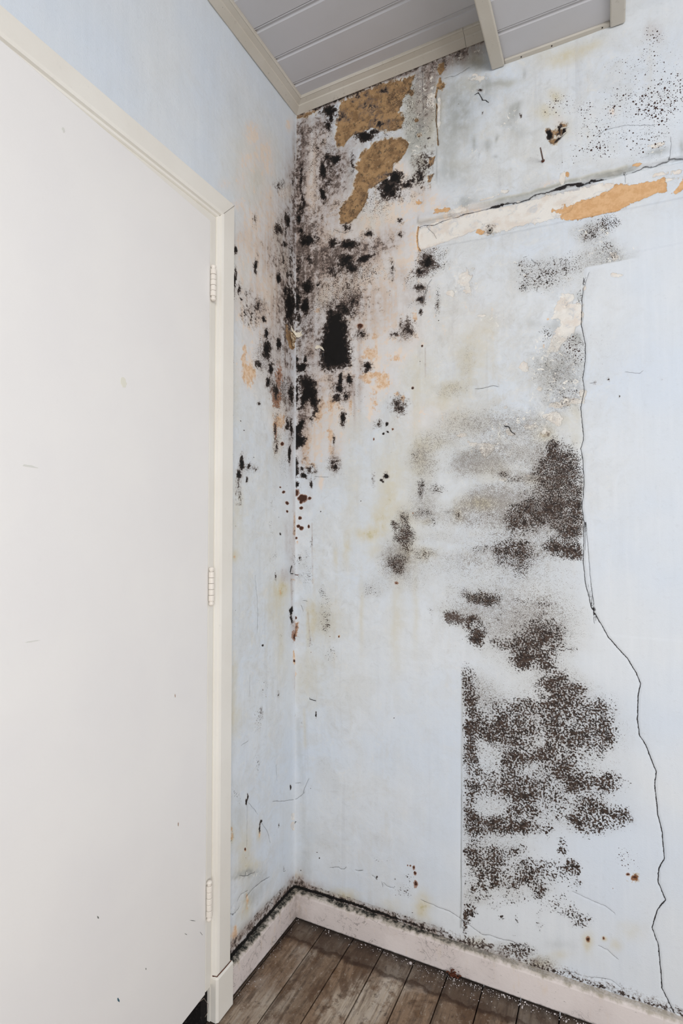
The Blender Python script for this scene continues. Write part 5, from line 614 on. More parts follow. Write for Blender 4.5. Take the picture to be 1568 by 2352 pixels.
def relief(P, wall):
    """how far (m) the plaster stands out of the wall plane, towards the room"""
    U, Z, f = P.U, P.Z, P.f
    h = 0.0012 * vnoise(U, Z, 0.16, 1) + 0.0005 * vnoise(U, Z, 0.05, 2)
    r = f['rough']
    h += r * (0.0030 * vnoise(U, Z, 0.018, 3) + 0.0022 * vnoise(U, Z, 0.008, 4))
    h += f['lift'] * (0.006 + 0.002 * vnoise(U, Z, 0.02, 5))
    h += f['worn'] * (0.0010 * vnoise(U, Z, 0.035, 41) + 0.0006 * vnoise(U, Z, 0.013, 42))
    h -= 0.0035 * sm(f['ochre'], -0.05, 0.15)
    h -= 0.0012 * sm(f['pale'], -0.04, 0.08)
    h -= 0.0015 * sm(f['tan'], -0.03, 0.06)
    h -= 0.0014 * sm(f['crack_width'] - np.abs(f['crack']), -0.25, 0.0)
    if wall == 'back':
        # old picture-rail line: the plaster above stands proud of a shallow recessed band
        led = LEDGE_TOP
        zt = np.interp(U, led[0::2], led[1::2]) + 0.0015 * vnoise(U, Z * 0, 0.02, 6)
        zb = np.interp(U, LEDGE_BOT[0::2], LEDGE_BOT[1::2])
        x0 = LEDGE_BOT[0] + 0.003
        on = sm(U, x0 - 0.004, x0)
        inband = on * sm(Z, zb - 0.004, zb + 0.001) * (1 - sm(Z, zt - 0.003, zt))
        h -= 0.004 * inband
        lip = on * np.exp(-((Z - zt - 0.008) / 0.016) ** 2) * (Z > zt)
        h += 0.006 * lip
        gap = on * sm(Z, zt - 0.0055, zt - 0.002) * (1 - sm(Z, zt + 0.0005, zt + 0.003))
        gap *= 0.55 + 0.45 * vnoise(U, Z * 0, 0.05, 8)
        h -= 0.012 * gap
        # newer skim coat right of the mouldy corner area, and its edge beside the beam
        h += 0.0035 * sm(U, SKIM[0] - 0.002, SKIM[0] + 0.002) * sm(Z, SKIM[1], SKIM[1] + 0.02) * (1 - sm(Z, SKIM[2] - 0.01, SKIM[2] + 0.02))
        # right-hand slab stands a little proud of the crack
        cz = np.array(CRACK[1::2][::-1])
        cu = np.array(CRACK[0::2][::-1])
        h += 0.0018 * sm(U - np.interp(Z, cz, cu), 0.0, 0.004) * (Z < cz[-1])
        # lining-paper joint
        h += 0.0007 * sm(U, 0.517, 0.520) * (Z < 0.92)
        # broken hole
        q = np.hypot((U - HOLE[0]) / 0.020, (Z - HOLE[1]) / 0.017) + 0.35 * vnoise(U, Z, 0.008, 9)
        h -= 0.011 * (1 - sm(q, 0.5, 1.0)) * (0.6 + 0.4 * vnoise(U, Z, 0.006, 12))
        # bulging rags of loose paper by the corner
        h += 0.006 * np.exp(-((U - 0.045) / 0.022) ** 2) * sm(Z, 1.9, 2.05)
    # the corner itself is filled and slightly rounded
    h += 0.006 * np.exp(-np.abs(U) / 0.008)
    return h


def wall_mesh(name, patches, to3, mat, extra):
    vs, fs, off = [], [], 0
    fields = {c: [] for c in CHANNELS}
    for P, wall, fine in patches:
        h = relief(P, wall) if fine else np.zeros_like(P.U)
        X = to3(P.U, P.Z, h)
        vs.append(np.stack([a.ravel() for a in X], 1))
        nz, nu = P.U.shape
        a = (np.arange(nz - 1)[:, None] * nu + np.arange(nu - 1)[None, :]).ravel() + off
        q = np.stack([a, a + 1, a + nu + 1, a + nu], 1)
        fs.append(q)
        off += nz * nu
        for c in CHANNELS:
            fields[c].append(P.f[c].ravel())
    for (lo, hi) in extra:                                    # the masonry behind
        c8 = np.array([[x, y, z] for x in (lo[0], hi[0]) for y in (lo[1], hi[1]) for z in (lo[2], hi[2])])
        vs.append(c8)
        q = np.array([[0, 1, 3, 2], [4, 6, 7, 5], [0, 4, 5, 1], [2, 3, 7, 6], [0, 2, 6, 4], [1, 5, 7, 3]]) + off
        fs.append(q)
        off += 8
        for c in CHANNELS:
            fields[c].append(np.full(8, -1.0 if c in BIPOLAR else 0.0, np.float32))
    V = np.concatenate(vs).astype(np.float32)
    Q = np.concatenate(fs).astype(np.int32)
    me = bpy.data.meshes.new(name)
    me.vertices.add(len(V))
    me.vertices.foreach_set('co', V.ravel())
    me.loops.add(Q.size)
    me.loops.foreach_set('vertex_index', Q.ravel())
    me.polygons.add(len(Q))
    me.polygons.foreach_set('loop_start', np.arange(0, Q.size, 4, dtype=np.int32))
    me.update(calc_edges=True)
    for c in CHANNELS:
        at = me.attributes.new(c, 'FLOAT', 'POINT')
        at.data.foreach_set('value', np.concatenate(fields[c]).astype(np.float32))
    me.shade_smooth()
    me.materials.append(mat.m)
    o = bpy.data.objects.new(name, me)
    COL.objects.link(o)
    return struct(o)


# ------------------------------------------------------------------ materials
def wall_material():
    m = Mat('painted_plaster', 0.75, 0.25)
    A = m.attr
    n_big = m.noise(3.0, 3, 0.5)
    n_mid = m.noise(22, 5, 0.6)
    n_fine = m.noise(90, 6, 0.65)
    n_spk = m.noise(225, 3, 0.6)
    _x, _y, _z = m.xyz()
    n_hi = m.noise(360, 2.5, 0.6, off=(5, 5, 5))
    kz = (_z + (n_mid - 0.5) * 0.5).step(0.80, 1.05)
    n_spec = n_spk * (1.0 - kz) + n_hi * kz
    n_spk2 = m.noise(560, 2, 0.6, off=(3, 1, 2))
    n_cl = m.noise(45, 4, 0.65, off=(7, 2, 5))
    streak = m.noise(60, 4, 0.6, sc=(1, 1, 0.07))
    # the paint: pale blue, yellowed and greyed in broad drifts
    c = m.mix(srgb(218, 226, 235), srgb(225, 229, 232), n_big.step(0.35, 0.65))
    c = m.mix(c, srgb(205, 211, 218), streak.step(0.5, 0.72) * 0.14)
    c = m.mix(c, srgb(244, 246, 248), streak.step(0.48, 0.30) * 0.12)
    c = m.mix(c, srgb(196, 200, 203), (n_fine.step(0.55, 0.75) * 0.22))
    # old distemper showing through where the wall is worn: warm grey drifts, scuffs, pin-holes, dried runs
    worn = A('worn')
    w1 = m.noise(13, 6, 0.68, off=(2, 9, 4), dist=0.6)
    w2 = m.noise(38, 6, 0.72, off=(8, 3, 1), dist=0.9)
    run = m.noise(34, 5, 0.65, sc=(1, 1, 0.045), off=(1, 2, 3))
    c = m.mix(c, srgb(213, 214, 212), worn * w1.step(0.40, 0.62) * 0.85)
    c = m.mix(c, srgb(196, 197, 196), worn * w2.step(0.52, 0.68) * 0.55)
    c = m.mix(c, srgb(236, 234, 228), worn * w2.step(0.46, 0.34) * 0.55)
    c = m.mix(c, srgb(208, 202, 188), worn * (run.step(0.55, 0.70) * w1.step(0.4, 0.6)) * 0.5)
    c = m.mix(c, srgb(188, 190, 194), worn * run.step(0.42, 0.32) * 0.35)
    c = m.mix(c, srgb(150, 142, 136), worn * (n_spk + (w1 - 0.5) * 0.4).step(0.69, 0.76) * 0.6)
    wl = (m.noise(30, 4, 0.6, off=(4, 4, 9), dist=1.8) - 0.5).abs()
    c = m.mix(c, srgb(150, 150, 152), worn * wl.step(0.006, 0.0) * w1.step(0.52, 0.62) * 0.6)
    # washes (soft stains)
    yel, cream, grey, mauve, haze = A('yel'), A('cream'), A('grey'), A('mauve'), A('haze')
    brk = (n_cl * 0.9 + n_mid * 0.6 + streak * 0.5)
    c = m.mix(c, srgb(214, 205, 178), (yel * brk.step(0.6, 1.15, 0.35, 1.0) * 1.2).clamp())
    c = m.mix(c, srgb(186, 178, 128), (yel - 0.78 + (n_cl - 0.5) * 1.6 + (n_fine - 0.5) * 1.2).step(0.0, 0.35) * 0.6)
    c = m.mix(c, srgb(165, 167, 162), (grey * brk.step(0.65, 1.2, 0.45, 1.15)).clamp())
    c = m.mix(c, srgb(228, 221, 216), cream.step(0.05, 0.7) * 0.7)
    c = m.mix(c, srgb(236, 219, 201), ((cream - 0.66) + (n_cl - 0.5) * 2.6 + (streak - 0.5) * 1.6 + (n_fine - 0.5)).step(-0.1, 0.25) * cream.step(0.05, 0.3) * 0.8)
    pch = A('peach')
    c = m.mix(c, m.mix(srgb(232, 204, 174), srgb(214, 172, 128), n_fine.step(0.42, 0.6)), ((pch - 0.42) + (n_cl - 0.5) * 1.6 + (n_fine - 0.5) * 1.2 + (streak - 0.5) * 1.0).step(-0.15, 0.25) * pch.step(0.03, 0.3) * 0.85)
    c = m.mix(c, srgb(172, 153, 142), (mauve * (n_cl * 0.8 + streak * 0.8 + n_fine * 0.4).step(0.7, 1.25, 0.35, 1.2)).clamp())
    c = m.mix(c, srgb(120, 106, 98), ((mauve - 0.62) + (n_cl - 0.5) * 1.8 + (n_fine - 0.5) * 1.8 + (n_spk - 0.5) * 0.8).step(0.0, 0.40) * 0.8)
    c = m.mix(c, srgb(72, 62, 58), ((mauve - 0.82) + (n_cl - 0.5) * 1.6 + (n_fine - 0.5) * 1.6 + (n_spk - 0.5) * 1.2).step(0.05, 0.35) * 0.85)
    # bright lime / undercoat patches
    pale = A('pale') + (n_cl - 0.5) * 1.3 + (n_fine - 0.5) * 0.7
    pm = pale.step(0.0, 0.06)
    c = m.mix(c, m.mix(m.mix(srgb(238, 233, 224), srgb(230, 219, 206), n_mid.step(0.45, 0.6)), srgb(206, 207, 208), w2.step(0.53, 0.64) * 0.7), pm * 0.9)
    tan = A('tan') + (n_cl - 0.5) * 1.0 + (n_fine - 0.5) * 0.6
    tm = tan.step(0.0, 0.05)
    c = m.mix(c, m.mix(srgb(226, 184, 138), srgb(214, 168, 120), n_fine.step(0.4, 0.62)), tm)
    # bare sandy plaster
    och = A('ochre') + (n_cl - 0.5) * 1.2 + (n_fine - 0.5) * 0.8
    om = och.step(0.0, 0.07)
    rim = och.step(-0.10, 0.0) * (1.0 - om)
    oc = m.mix(srgb(176, 141, 100), srgb(138, 108, 76), n_cl.step(0.42, 0.6))
    oc = m.mix(oc, srgb(88, 74, 58), n_fine.step(0.53, 0.66) * 0.85)
    oc = m.mix(oc, srgb(50, 46, 40), n_spk.step(0.60, 0.70) * n_mid.step(0.45, 0.6) * 0.8)
    oc = m.mix(oc, srgb(196, 176, 150), n_spk.step(0.36, 0.30) * 0.7)
    c = m.mix(c, srgb(204, 184, 152), rim * 0.7)
    c = m.mix(c, oc, om)
    # soft mould haze and fine specks
    c = m.mix(c, srgb(150, 140, 130), (haze * n_cl.step(0.3, 0.62, 0.4, 1.0) * 0.34).clamp())
    hz = ((n_spk2 - 0.5) * 2.4 + (n_fine - 0.5) * 0.9 + (haze - 0.66) * 0.6).step(0.0, 0.20)
    c = m.mix(c, srgb(108, 95, 86), hz * haze.step(0.04, 0.25) * 0.85)
    c = m.mix(c, srgb(206, 205, 198), haze.step(0.0, 0.3) * 0.25)
    spk = A('spk')
    sp = ((n_spec - 0.5) * 2.7 + (n_cl - 0.5) * 0.9 + (n_mid - 0.5) * 0.9 + (spk - 0.68) * 0.8).step(0.0, 0.12)
    c = m.mix(c, srgb(132, 120, 112), (spk * spk * 0.40 * n_cl.step(0.35, 0.6, 0.4, 1.0)).clamp())
    c = m.mix(c, m.mix(srgb(76, 62, 54), srgb(48, 40, 36), n_fine.step(0.45, 0.55)), sp * spk.step(0.03, 0.2))
    # round spots
    dots = A('dots')
    vd, vr = m.voro(150, col=True)
    vd2, vr2 = m.voro(310, sc=(1, 1.01, 1), col=True)
    dm = (vd * -1.0 + (dots * (vr * 0.75) * 0.62)).step(-0.02, 0.06) * (vr + dots * 0.9 - 0.55 + (n_mid - 0.5) * 1.2).step(0.0, 0.1)
    dm2 = (vd2 * -1.0 + (dots * (vr2 * 0.7) * 0.7)).step(-0.02, 0.08) * (vr2 + dots * 0.8 - 0.65 + (n_mid - 0.5) * 1.0).step(0.0, 0.1)
    c = m.mix(c, srgb(70, 52, 48), dm.mx(dm2) * dots.step(0.02, 0.10))
    # flaking: small grey shadows and white chips
    rough = A('rough')
    fl = (m.noise(70, 5, 0.7, dist=1.2) - 0.5)
    c = m.mix(c, srgb(132, 134, 138), (fl.abs() * -1.0 + rough * 0.018).step(0.0, 0.012) * rough.step(0.1, 0.5) * (w2.step(0.42, 0.58)) * 0.8)
    c = m.mix(c, srgb(248, 243, 232), (fl + rough * 0.06 - 0.135).step(0.0, 0.03) * rough.step(0.1, 0.4) * 0.8)
    # rust and brown freckles
    ru = A('rust') + (n_fine - 0.5) * 1.0
    c = m.mix(c, srgb(150, 98, 60), ru.step(-0.10, 0.06) * 0.8)
    c = m.mix(c, srgb(72, 44, 32), ru.step(0.12, 0.25))
    # solid black mould
    blk = A('blk') - 0.13 + (n_cl - 0.5) * 1.2 + (n_fine - 0.5) * 1.5 + (n_spk - 0.5) * 1.0
    bm_ = blk.step(-0.04, 0.10)
    halo = blk.step(-0.45, 0.0)
    c = m.mix(c, srgb(128, 114, 106), halo * 0.55 * (n_spk + n_fine).step(0.85, 1.15, 0.3, 1.0))
    bc = m.mix(srgb(84, 72, 66), srgb(20, 18, 17), blk.step(0.0, 0.45))
    bc = m.mix(bc, srgb(92, 82, 76), (n_spk - 0.5).step(0.12, 0.2) * (1.0 - blk.step(0.3, 0.7)) * 0.6)
    c = m.mix(c, bc, bm_)
    # cracks
    cr = A('crack_width') * n_fine.step(0.3, 0.7, 0.7, 1.3) - (A('crack') + (n_fine - 0.5) * 0.45 + (n_cl - 0.5) * 0.5).abs()
    cm = cr.step(-0.03, 0.03)
    c = m.mix(c, srgb(120, 122, 128), cr.step(-0.20, -0.02) * 0.22)
    c = m.mix(c, srgb(48, 45, 46), cm * A('crack_width').step(0.0, 0.10, 0.15, 1.0))
    m.color(c)
    orange = m.noise(420, 2, 0.5)
    h = orange * 0.35 + worn * (w2 * 1.6 + w1 * 1.2) + n_fine * (0.5 + rough * 2.5) * 0.6 + n_mid * 0.8
    h = h - om * (1.4 - n_fine * 1.6) - pm * 0.8 - tm * 0.8 - cm * 3.0 + bm_ * n_spk * 0.5
    m.bump(h, 0.0011, 0.8)
    return m


def paint_material(name, a, b, dirt=0.3, rough=0.4, dcol=(96, 78, 60), foot=False, brush=None):
    m = Mat(name, rough, 0.4)
    n1 = m.noise(4, 3)
    n2 = m.noise(60, 5, 0.65)
    n3 = m.noise(240, 3, 0.6)
    c = m.mix(srgb(*a), srgb(*b), n1.step(0.35, 0.65))
    c = m.mix(c, srgb(*dcol), (n2.step(0.60, 0.78) * dirt).clamp())
    c = m.mix(c, srgb(60, 48, 40), n3.step(0.70 , 0.74) * dirt * 1.6 * n2.step(0.5, 0.6))
    m.color(c)
    h = n1 * 1.5 + n2 * 0.5 + n3 * 0.1
    if brush:
        h = h + m.noise(120, 3, 0.5, sc=brush) * 0.5
    m.bump(h, 0.0006, 0.6)
    return m


M_WALL = wall_material()
M_LEAF = paint_material('door_paint', (244, 241, 237), (241, 238, 235), 0.02, 0.32)
M_TRIM = paint_material('frame_paint', (241, 237, 228), (236, 231, 221), 0.06, 0.3)
M_CORN = paint_material('cornice_paint', (208, 202, 191), (198, 191, 178), 0.35, 0.45, brush=(1, 1, 1))
M_HINGE = paint_material('painted_hinge', (240, 233, 222), (232, 222, 210), 0.12, 0.3)
M_PANEL = paint_material('ceiling_panel_pvc', (204, 203, 206), (200, 199, 201), 0.02, 0.35)


def skirting_material(axis):
    m = Mat('skirting_paint', 0.55, 0.3)
    x, y, z = m.xyz()
    s = x if axis == 0 else y * -1.0
    n1, n2, n3 = m.noise(7, 4), m.noise(55, 6, 0.7), m.noise(200, 3, 0.6)
    nv = m.noise(50, 4, 0.6, sc=(1, 1, 0.25))
    c = m.mix(srgb(232, 222, 217), srgb(221, 210, 205), n1.step(0.4, 0.62))
    c = m.mix(c, srgb(228, 208, 184), nv.step(0.58, 0.75) * 0.5)
    veins = (m.noise(22, 5, 0.6, dist=1.5) - 0.5).abs()
    c = m.mix(c, srgb(96, 86, 84), veins.step(0.012, 0.0) * n1.step(0.48, 0.6) * 0.8)
    c = m.mix(c, srgb(92, 78, 70), n3.step(0.66, 0.72) * n2.step(0.48, 0.62) * 0.8)
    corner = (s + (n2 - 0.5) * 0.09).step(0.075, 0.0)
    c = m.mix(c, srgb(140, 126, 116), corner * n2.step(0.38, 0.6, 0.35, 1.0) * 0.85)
    # grime that has settled along the top edge and crept down, and along the foot
    top = (z + (n2 - 0.5) * 0.016 + (nv - 0.5) * 0.020)
    c = m.mix(c, srgb(150, 140, 112), top.step(0.068, 0.077) * 0.6)
    fade = s.step(0.85, 0.40, 0.15, 1.0) if axis == 0 else s.step(5, 6, 1.0, 1.0)
    c = m.mix(c, srgb(44, 44, 40), top.step(0.0735, 0.0785) * n3.step(0.35, 0.55, 0.6, 1.0) * fade)
    c = m.mix(c, srgb(205, 198, 192), z.step(0.074, 0.078) * n3.step(0.45, 0.55) * s.step(0.45, 0.8) * 0.9)
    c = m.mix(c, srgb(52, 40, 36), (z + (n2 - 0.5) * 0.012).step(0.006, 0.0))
    m.color(c)
    m.bump(n2 * 0.8 + n3 * 0.4 + n1, 0.001, 0.8)
    return m


def floor_material():
    m = Mat('worn_floorboard', 0.7, 0.25)
    inf = m.new('ShaderNodeObjectInfo')
    rnd = S(m.nt, inf.outputs['Random'])
    x, y, z = m.xyz()
    gpos = m.new('ShaderNodeNewGeometry')
    g = m.new('ShaderNodeSeparateXYZ')
    m.nt.links.new(gpos.outputs['Position'], g.inputs[0])
    gx, gy = S(m.nt, g.outputs[0]), S(m.nt, g.outputs[1])
    m.pos = gpos.outputs['Position']
    grain = m.noise(60, 6, 0.62, sc=(1, 0.07, 1), dist=0.4)
    grain2 = m.noise(230, 4, 0.6, sc=(1, 0.05, 1))
    n1 = m.noise(6.5, 4, 0.55, sc=(1, 0.4, 1))
    n2 = m.noise(26, 6, 0.65)
    n3 = m.noise(190, 3, 0.6)
    c = m.mix(srgb(190, 173, 153), srgb(146, 121, 98), n1.step(0.42, 0.58))
    c = m.mix(c, srgb(198, 186, 172), (grain.step(0.5, 0.66) * n1.step(0.6, 0.4)) * 0.8)
    c = m.mix(c, srgb(92, 75, 62), grain.step(0.5, 0.34) * 0.8)
    c = m.mix(c, srgb(96, 80, 68), grain2.step(0.52, 0.68) * 0.6)
    c = m.mix(c, srgb(112, 84, 60), n2.step(0.52, 0.66) * 0.7)
    c = m.mix(c, srgb(60, 52, 46), rnd.step(0.2, 1.0) * 0.25)
    blot = m.noise(11, 5, 0.65, sc=(1, 0.5, 1), dist=0.8)
    c = m.mix(c, srgb(98, 74, 55), blot.step(0.53, 0.63) * 0.8)
    sm2 = m.noise(75, 6, 0.75, sc=(1, 0.6, 1), off=(3, 3, 3))
    c = m.mix(c, srgb(74, 62, 54), sm2.step(0.52, 0.66) * 0.7)
    c = m.mix(c, srgb(196, 184, 168), sm2.step(0.44, 0.34) * 0.5)
    c = m.mix(c, srgb(190, 178, 164), blot.step(0.46, 0.34) * 0.45)
    c = m.mix(c, srgb(58, 48, 42), n3.step(0.60, 0.70) * n2.step(0.42, 0.6) * 0.7)
    # knots
    kd = m.voro(7.5, sc=(1, 0.55, 1))
    c = m.mix(c, srgb(70, 54, 44), (kd + (n2 - 0.5) * 0.12).step(0.11, 0.04) * 0.8)
    # damp tide-mark along the back wall, grime in the edges
    edge = (gy * -1.0 + (n2 - 0.5) * 0.055 + (m.noise(9, 3) - 0.5) * 0.06 * gx.step(0.40, 0.60))
    tide = edge.step(0.094, 0.086)
    c = m.mix(c, srgb(70, 58, 50), tide * 0.62)
    c = m.mix(c, srgb(58, 40, 30), edge.step(0.108, 0.096) * edge.step(0.084, 0.090) * 0.8)
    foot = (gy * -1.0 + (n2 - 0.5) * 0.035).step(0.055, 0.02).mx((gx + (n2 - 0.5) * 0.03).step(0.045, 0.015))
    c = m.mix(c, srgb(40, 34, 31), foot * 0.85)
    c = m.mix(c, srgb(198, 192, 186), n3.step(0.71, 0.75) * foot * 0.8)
    m.color(c)
    m.bump(grain * 1.2 + grain2 * 0.7 + n3 * 0.2, 0.0012, 0.8)
    m.rough(n1.step(0.3, 0.7, 0.6, 0.8))
    return m


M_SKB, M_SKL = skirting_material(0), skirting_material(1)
M_FLOOR = floor_material()
M_DARK = Mat('grime_and_dark_fill', 0.85, 0.2)  # near-black mottle for dirty parts, dark recesses and the panel behind the door
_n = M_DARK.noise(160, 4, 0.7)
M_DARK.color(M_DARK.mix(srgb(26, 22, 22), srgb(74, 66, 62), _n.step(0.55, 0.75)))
M_DARK.bump(_n, 0.002, 1.0)
M_CRUMB = paint_material('plaster_crumb', (228, 222, 220), (200, 190, 188), 0.3, 0.8)
M_RUST = Mat('rusty_steel', 0.6, 0.4)
_n = M_RUST.noise(300, 3, 0.6)
M_RUST.color(M_RUST.mix(srgb(120, 112, 108), srgb(96, 58, 44), _n.step(0.42, 0.6)))
M_RUSTD = Mat('rust_brown', 0.8, 0.2)
M_RUSTD.color(M_RUSTD.mix(srgb(70, 38, 30), srgb(108, 62, 42), M_RUSTD.noise(400, 3).step(0.4, 0.6)))
M_THREAD = Mat('dusty_thread', 0.9, 0.1)
M_THREAD.color(srgb(150, 136, 124))
M_FLAKE = Mat('peeled_paint', 0.8, 0.2)
_n = M_FLAKE.noise(150, 4, 0.7)
M_FLAKE.color(M_FLAKE.mix(srgb(206, 186, 158), srgb(104, 82, 54), _n.step(0.40, 0.6)))
M_FLAKE.bump(_n, 0.001, 0.8)

# ------------------------------------------------------------------ walls
CEIL = 2.497           # wall height at the corner
back = [(Patch(0.0, 1.25, 0.0, 2.56, 0.003, 'back'), 'back', True),
        (Patch(1.25, 3.2, 0.0, 2.56, 0.1, 'back'), 'back', False)]
wall_back = wall_mesh('wall_back', back, lambda U, Z, h: (U, -h, Z), M_WALL, [((-0.12, 0.016, 0.0), (3.2, 0.14, 2.56))])
DO0, DO1, DOH = -0.402, -1.30, 1.952      # door opening
left = [(Patch(0.0, 0.395, 0.0, 2.56, 0.0034, 'left'), 'left', True),
        (Patch(0.395, 1.30, DOH, 2.56, 0.006, 'left'), 'left', True),
        (Patch(1.30, 3.2, 0.0, 2.56, 0.1, 'left'), 'left', False)]
wall_left = wall_mesh('wall_left', left, lambda U, Z, h: (h, -U, Z), M_WALL,
                      [((-0.12, -0.395, 0.0), (-0.016, 0.016, 2.56)), ((-0.12, -1.30, DOH), (-0.016, -0.395, 2.56)), ((-0.12, -3.2, 0.0), (-0.016, -1.30, 2.56))])

# the two walls behind the camera, one with the window the daylight comes through
M_PLAIN = paint_material('plain_plaster', (222, 226, 230), (216, 220, 224), 0.03, 0.8)
struct(box('wall_right', (3.2, -3.2, 0.0), (3.32, 0.14, 2.6), M_PLAIN))
bm = bmesh.new()
for lo, hi in (((-0.12, -3.32, 0), (1.35, -3.2, 2.6)), ((2.95, -3.32, 0), (3.32, -3.2, 2.6)), ((1.35, -3.32, 0), (2.95, -3.2, 0.8)), ((1.35, -3.32, 2.2), (2.95, -3.2, 2.6))):
    box_bm(bm, lo, hi)
struct(bm_obj('wall_front', bm, M_PLAIN))
wf = struct(empty('window_1', (2.15, -3.26, 0.8)))
for n, lo, hi in (('sill', (-0.10, -0.84, -0.03), (0.05, 0.84, 0.0)), ('frame', (-0.02, -0.80, 0.0), (0.02, -0.75, 1.4)), ('frame', (-0.02, 0.75, 0.0), (0.02, 0.80, 1.4)),
                  ('frame', (-0.02, -0.75, 1.35), (0.02, 0.75, 1.40)), ('frame', (-0.02, -0.75, 0.0), (0.02, 0.75, 0.05)), ('mullion', (-0.02, -0.02, 0.05), (0.02, 0.02, 1.35))):
    box(n, (lo[1], lo[0], lo[2]), (hi[1], hi[0], hi[2]), M_TRIM, wf)

# ------------------------------------------------------------------ floor
floor = struct(box('floor', (-0.0, -3.2, -0.06), (3.2, 0.0, -0.021), M_DARK))
edges = [-0.07, 0.0225] + [0.1155 + 0.0920 * i for i in range(0, 34)]
for i in range(len(edges) - 1):
    a, b = edges[i] + 0.0015, edges[i + 1] - 0.0015
    if a < 0:
        a = 0.004
    dz = random.uniform(-0.0008, 0.0008)
    fb = box('floorboard', (a, -3.19, -0.020), (b, -0.004, 0.0 + dz), M_FLOOR, floor, bevel=0.0012)

# ------------------------------------------------------------------ ceiling: long plastic boards, cornice, boxed beam
SL = 0.020


def cz(x): return 2.513 + SL * x


ceiling = struct(box('ceiling', (-0.12, -3.2, 2.600), (3.2, 0.14, 2.66), M_PANEL))


def ceiling_board(y0, x0, x1, zf, mat, parent, w=0.1):
    """one board: flat face, a shallow recess and a rounded bright lip along its far edge"""
    prof = [(0.0, 0.004), (0.0022, 0.0), (w - 0.0145, 0.0), (w - 0.0120, 0.0042), (w - 0.0085, 0.0052), (w - 0.0060, 0.0050),
            (w - 0.0042, 0.0012), (w - 0.0022, 0.0004), (w - 0.0006, 0.0024), (w - 0.0006, 0.012), (0.0, 0.012)]
    vs = []
    for x in (x0, x1):
        for (u, v) in prof:
            vs.append((x, y0 - u, zf(x) + v))
    k = len(prof)
    fs = [(j, (j + 1) % k, k + (j + 1) % k, k + j) for j in range(k)] + [tuple(range(k))[::-1], tuple(range(k, 2 * k))]
    o = mesh_obj('ceiling_board', vs, fs, mat, parent)
    bm = bmesh.new()
    bm.from_mesh(o.data)
    bmesh.ops.recalc_face_normals(bm, faces=bm.faces)
    bm.to_mesh(o.data)
    bm.free()
    return o


for i in range(31):
    ceiling_board(-0.002 - 0.1 * i + 0.0095, 0.004, 0.612, cz, M_PANEL, ceiling)
PROF = [(0.0010, 0.0), (0.0045, -0.0015), (0.0235, 0.0085), (0.0250, 0.0120), (0.0270, 0.0125), (0.0385, 0.0160), (0.0405, 0.0155), (0.0430, 0.0185), (0.0435, 0.0260), (0.0010, 0.0260)]
Z0 = 2.4905
cor = []
o = struct(sweep('trim_1', PROF, lambda u, v, s: (u, -s, Z0 + v), 0.0, 3.1, M_CORN, None, m0=1.0, n=24, wob=0.0004))
o = struct(sweep('trim_2', PROF, lambda u, v, s: (s, -u, Z0 + v + SL * s), 0.0, 0.5445, M_CORN, None, m0=1.0, n=10, wob=0.0004))
o = struct(sweep('trim_3', PROF, lambda u, v, s: (s, -u, Z0 + v + SL * s - 0.001), 0.5455, 0.613, M_CORN, None, n=2))

# boxed beam running into the back wall
BX0, BX1, BZ = 0.614, 0.932, 2.4065


def bz(x): return BZ + 0.0125


for i in range(31):
    ceiling_board(-0.0065 - 0.1 * i, BX0 + 0.004, BX1 - 0.004, bz, M_PANEL, ceiling)
side = struct(box('trim_4', (BX0 + 0.002, -3.1, BZ + 0.030), (BX0 + 0.010, -0.008, 2.598), M_CORN))
side = struct(box('trim_5', (BX1 - 0.010, -3.1, BZ + 0.030), (BX1 - 0.002, -0.008, 2.598), M_CORN))


def angle_trim(name, x0, x1, y0, inner):
    bm = bmesh.new()
    box_bm(bm, (x0, -3.1, BZ), (x1, y0, BZ + 0.012), 0.004, 3)
    xo = x0 if inner > 0 else x1
    box_bm(bm, (xo - (0.0 if inner > 0 else 0.006), -3.1, BZ + 0.004), (xo + (0.006 if inner > 0 else 0.0), y0, BZ + 0.05), 0.002, 2)
    return struct(bm_obj(name, bm, M_CORN))


angle_trim('trim_6', 0.6135, 0.6475, -0.006, 1)
angle_trim('trim_7', 0.8990, 0.9325, -0.006, -1)
bat = struct(box('trim_8', (0.648, -0.016, BZ + 0.0065), (0.8985, -0.0025, BZ + 0.0125), M_CORN, bevel=0.001))
for x in (0.69, 0.765, 0.882):
    bm = bmesh.new()
    tube_bm(bm, [(x, -0.010, BZ + 0.0068), (x, -0.010, BZ + 0.0055)], 0.0016, 10)
    bm_obj('nail_head', bm, M_DARK, bat)

# ------------------------------------------------------------------ skirting
SK = [(0.0, 0.0), (0.0165, 0.0), (0.0175, 0.002), (0.0180, 0.066), (0.0165, 0.0715), (0.0120, 0.0745), (0.0, 0.0765)]
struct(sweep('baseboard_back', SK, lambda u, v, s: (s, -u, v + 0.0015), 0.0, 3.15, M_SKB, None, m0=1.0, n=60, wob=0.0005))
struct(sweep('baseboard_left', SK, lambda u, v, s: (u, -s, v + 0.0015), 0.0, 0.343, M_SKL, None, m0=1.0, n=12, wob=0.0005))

# ------------------------------------------------------------------ doorway: frame, architrave, plinth block, leaf on three hinges
door = struct(empty('door_1', (0.018, -0.435, 0.0)))


def dp(o):      # keep world coordinates while parenting to the door empty
    o.parent = door
    o.matrix_parent_inverse = Matrix.Translation(-Vector(door.location))
    return o


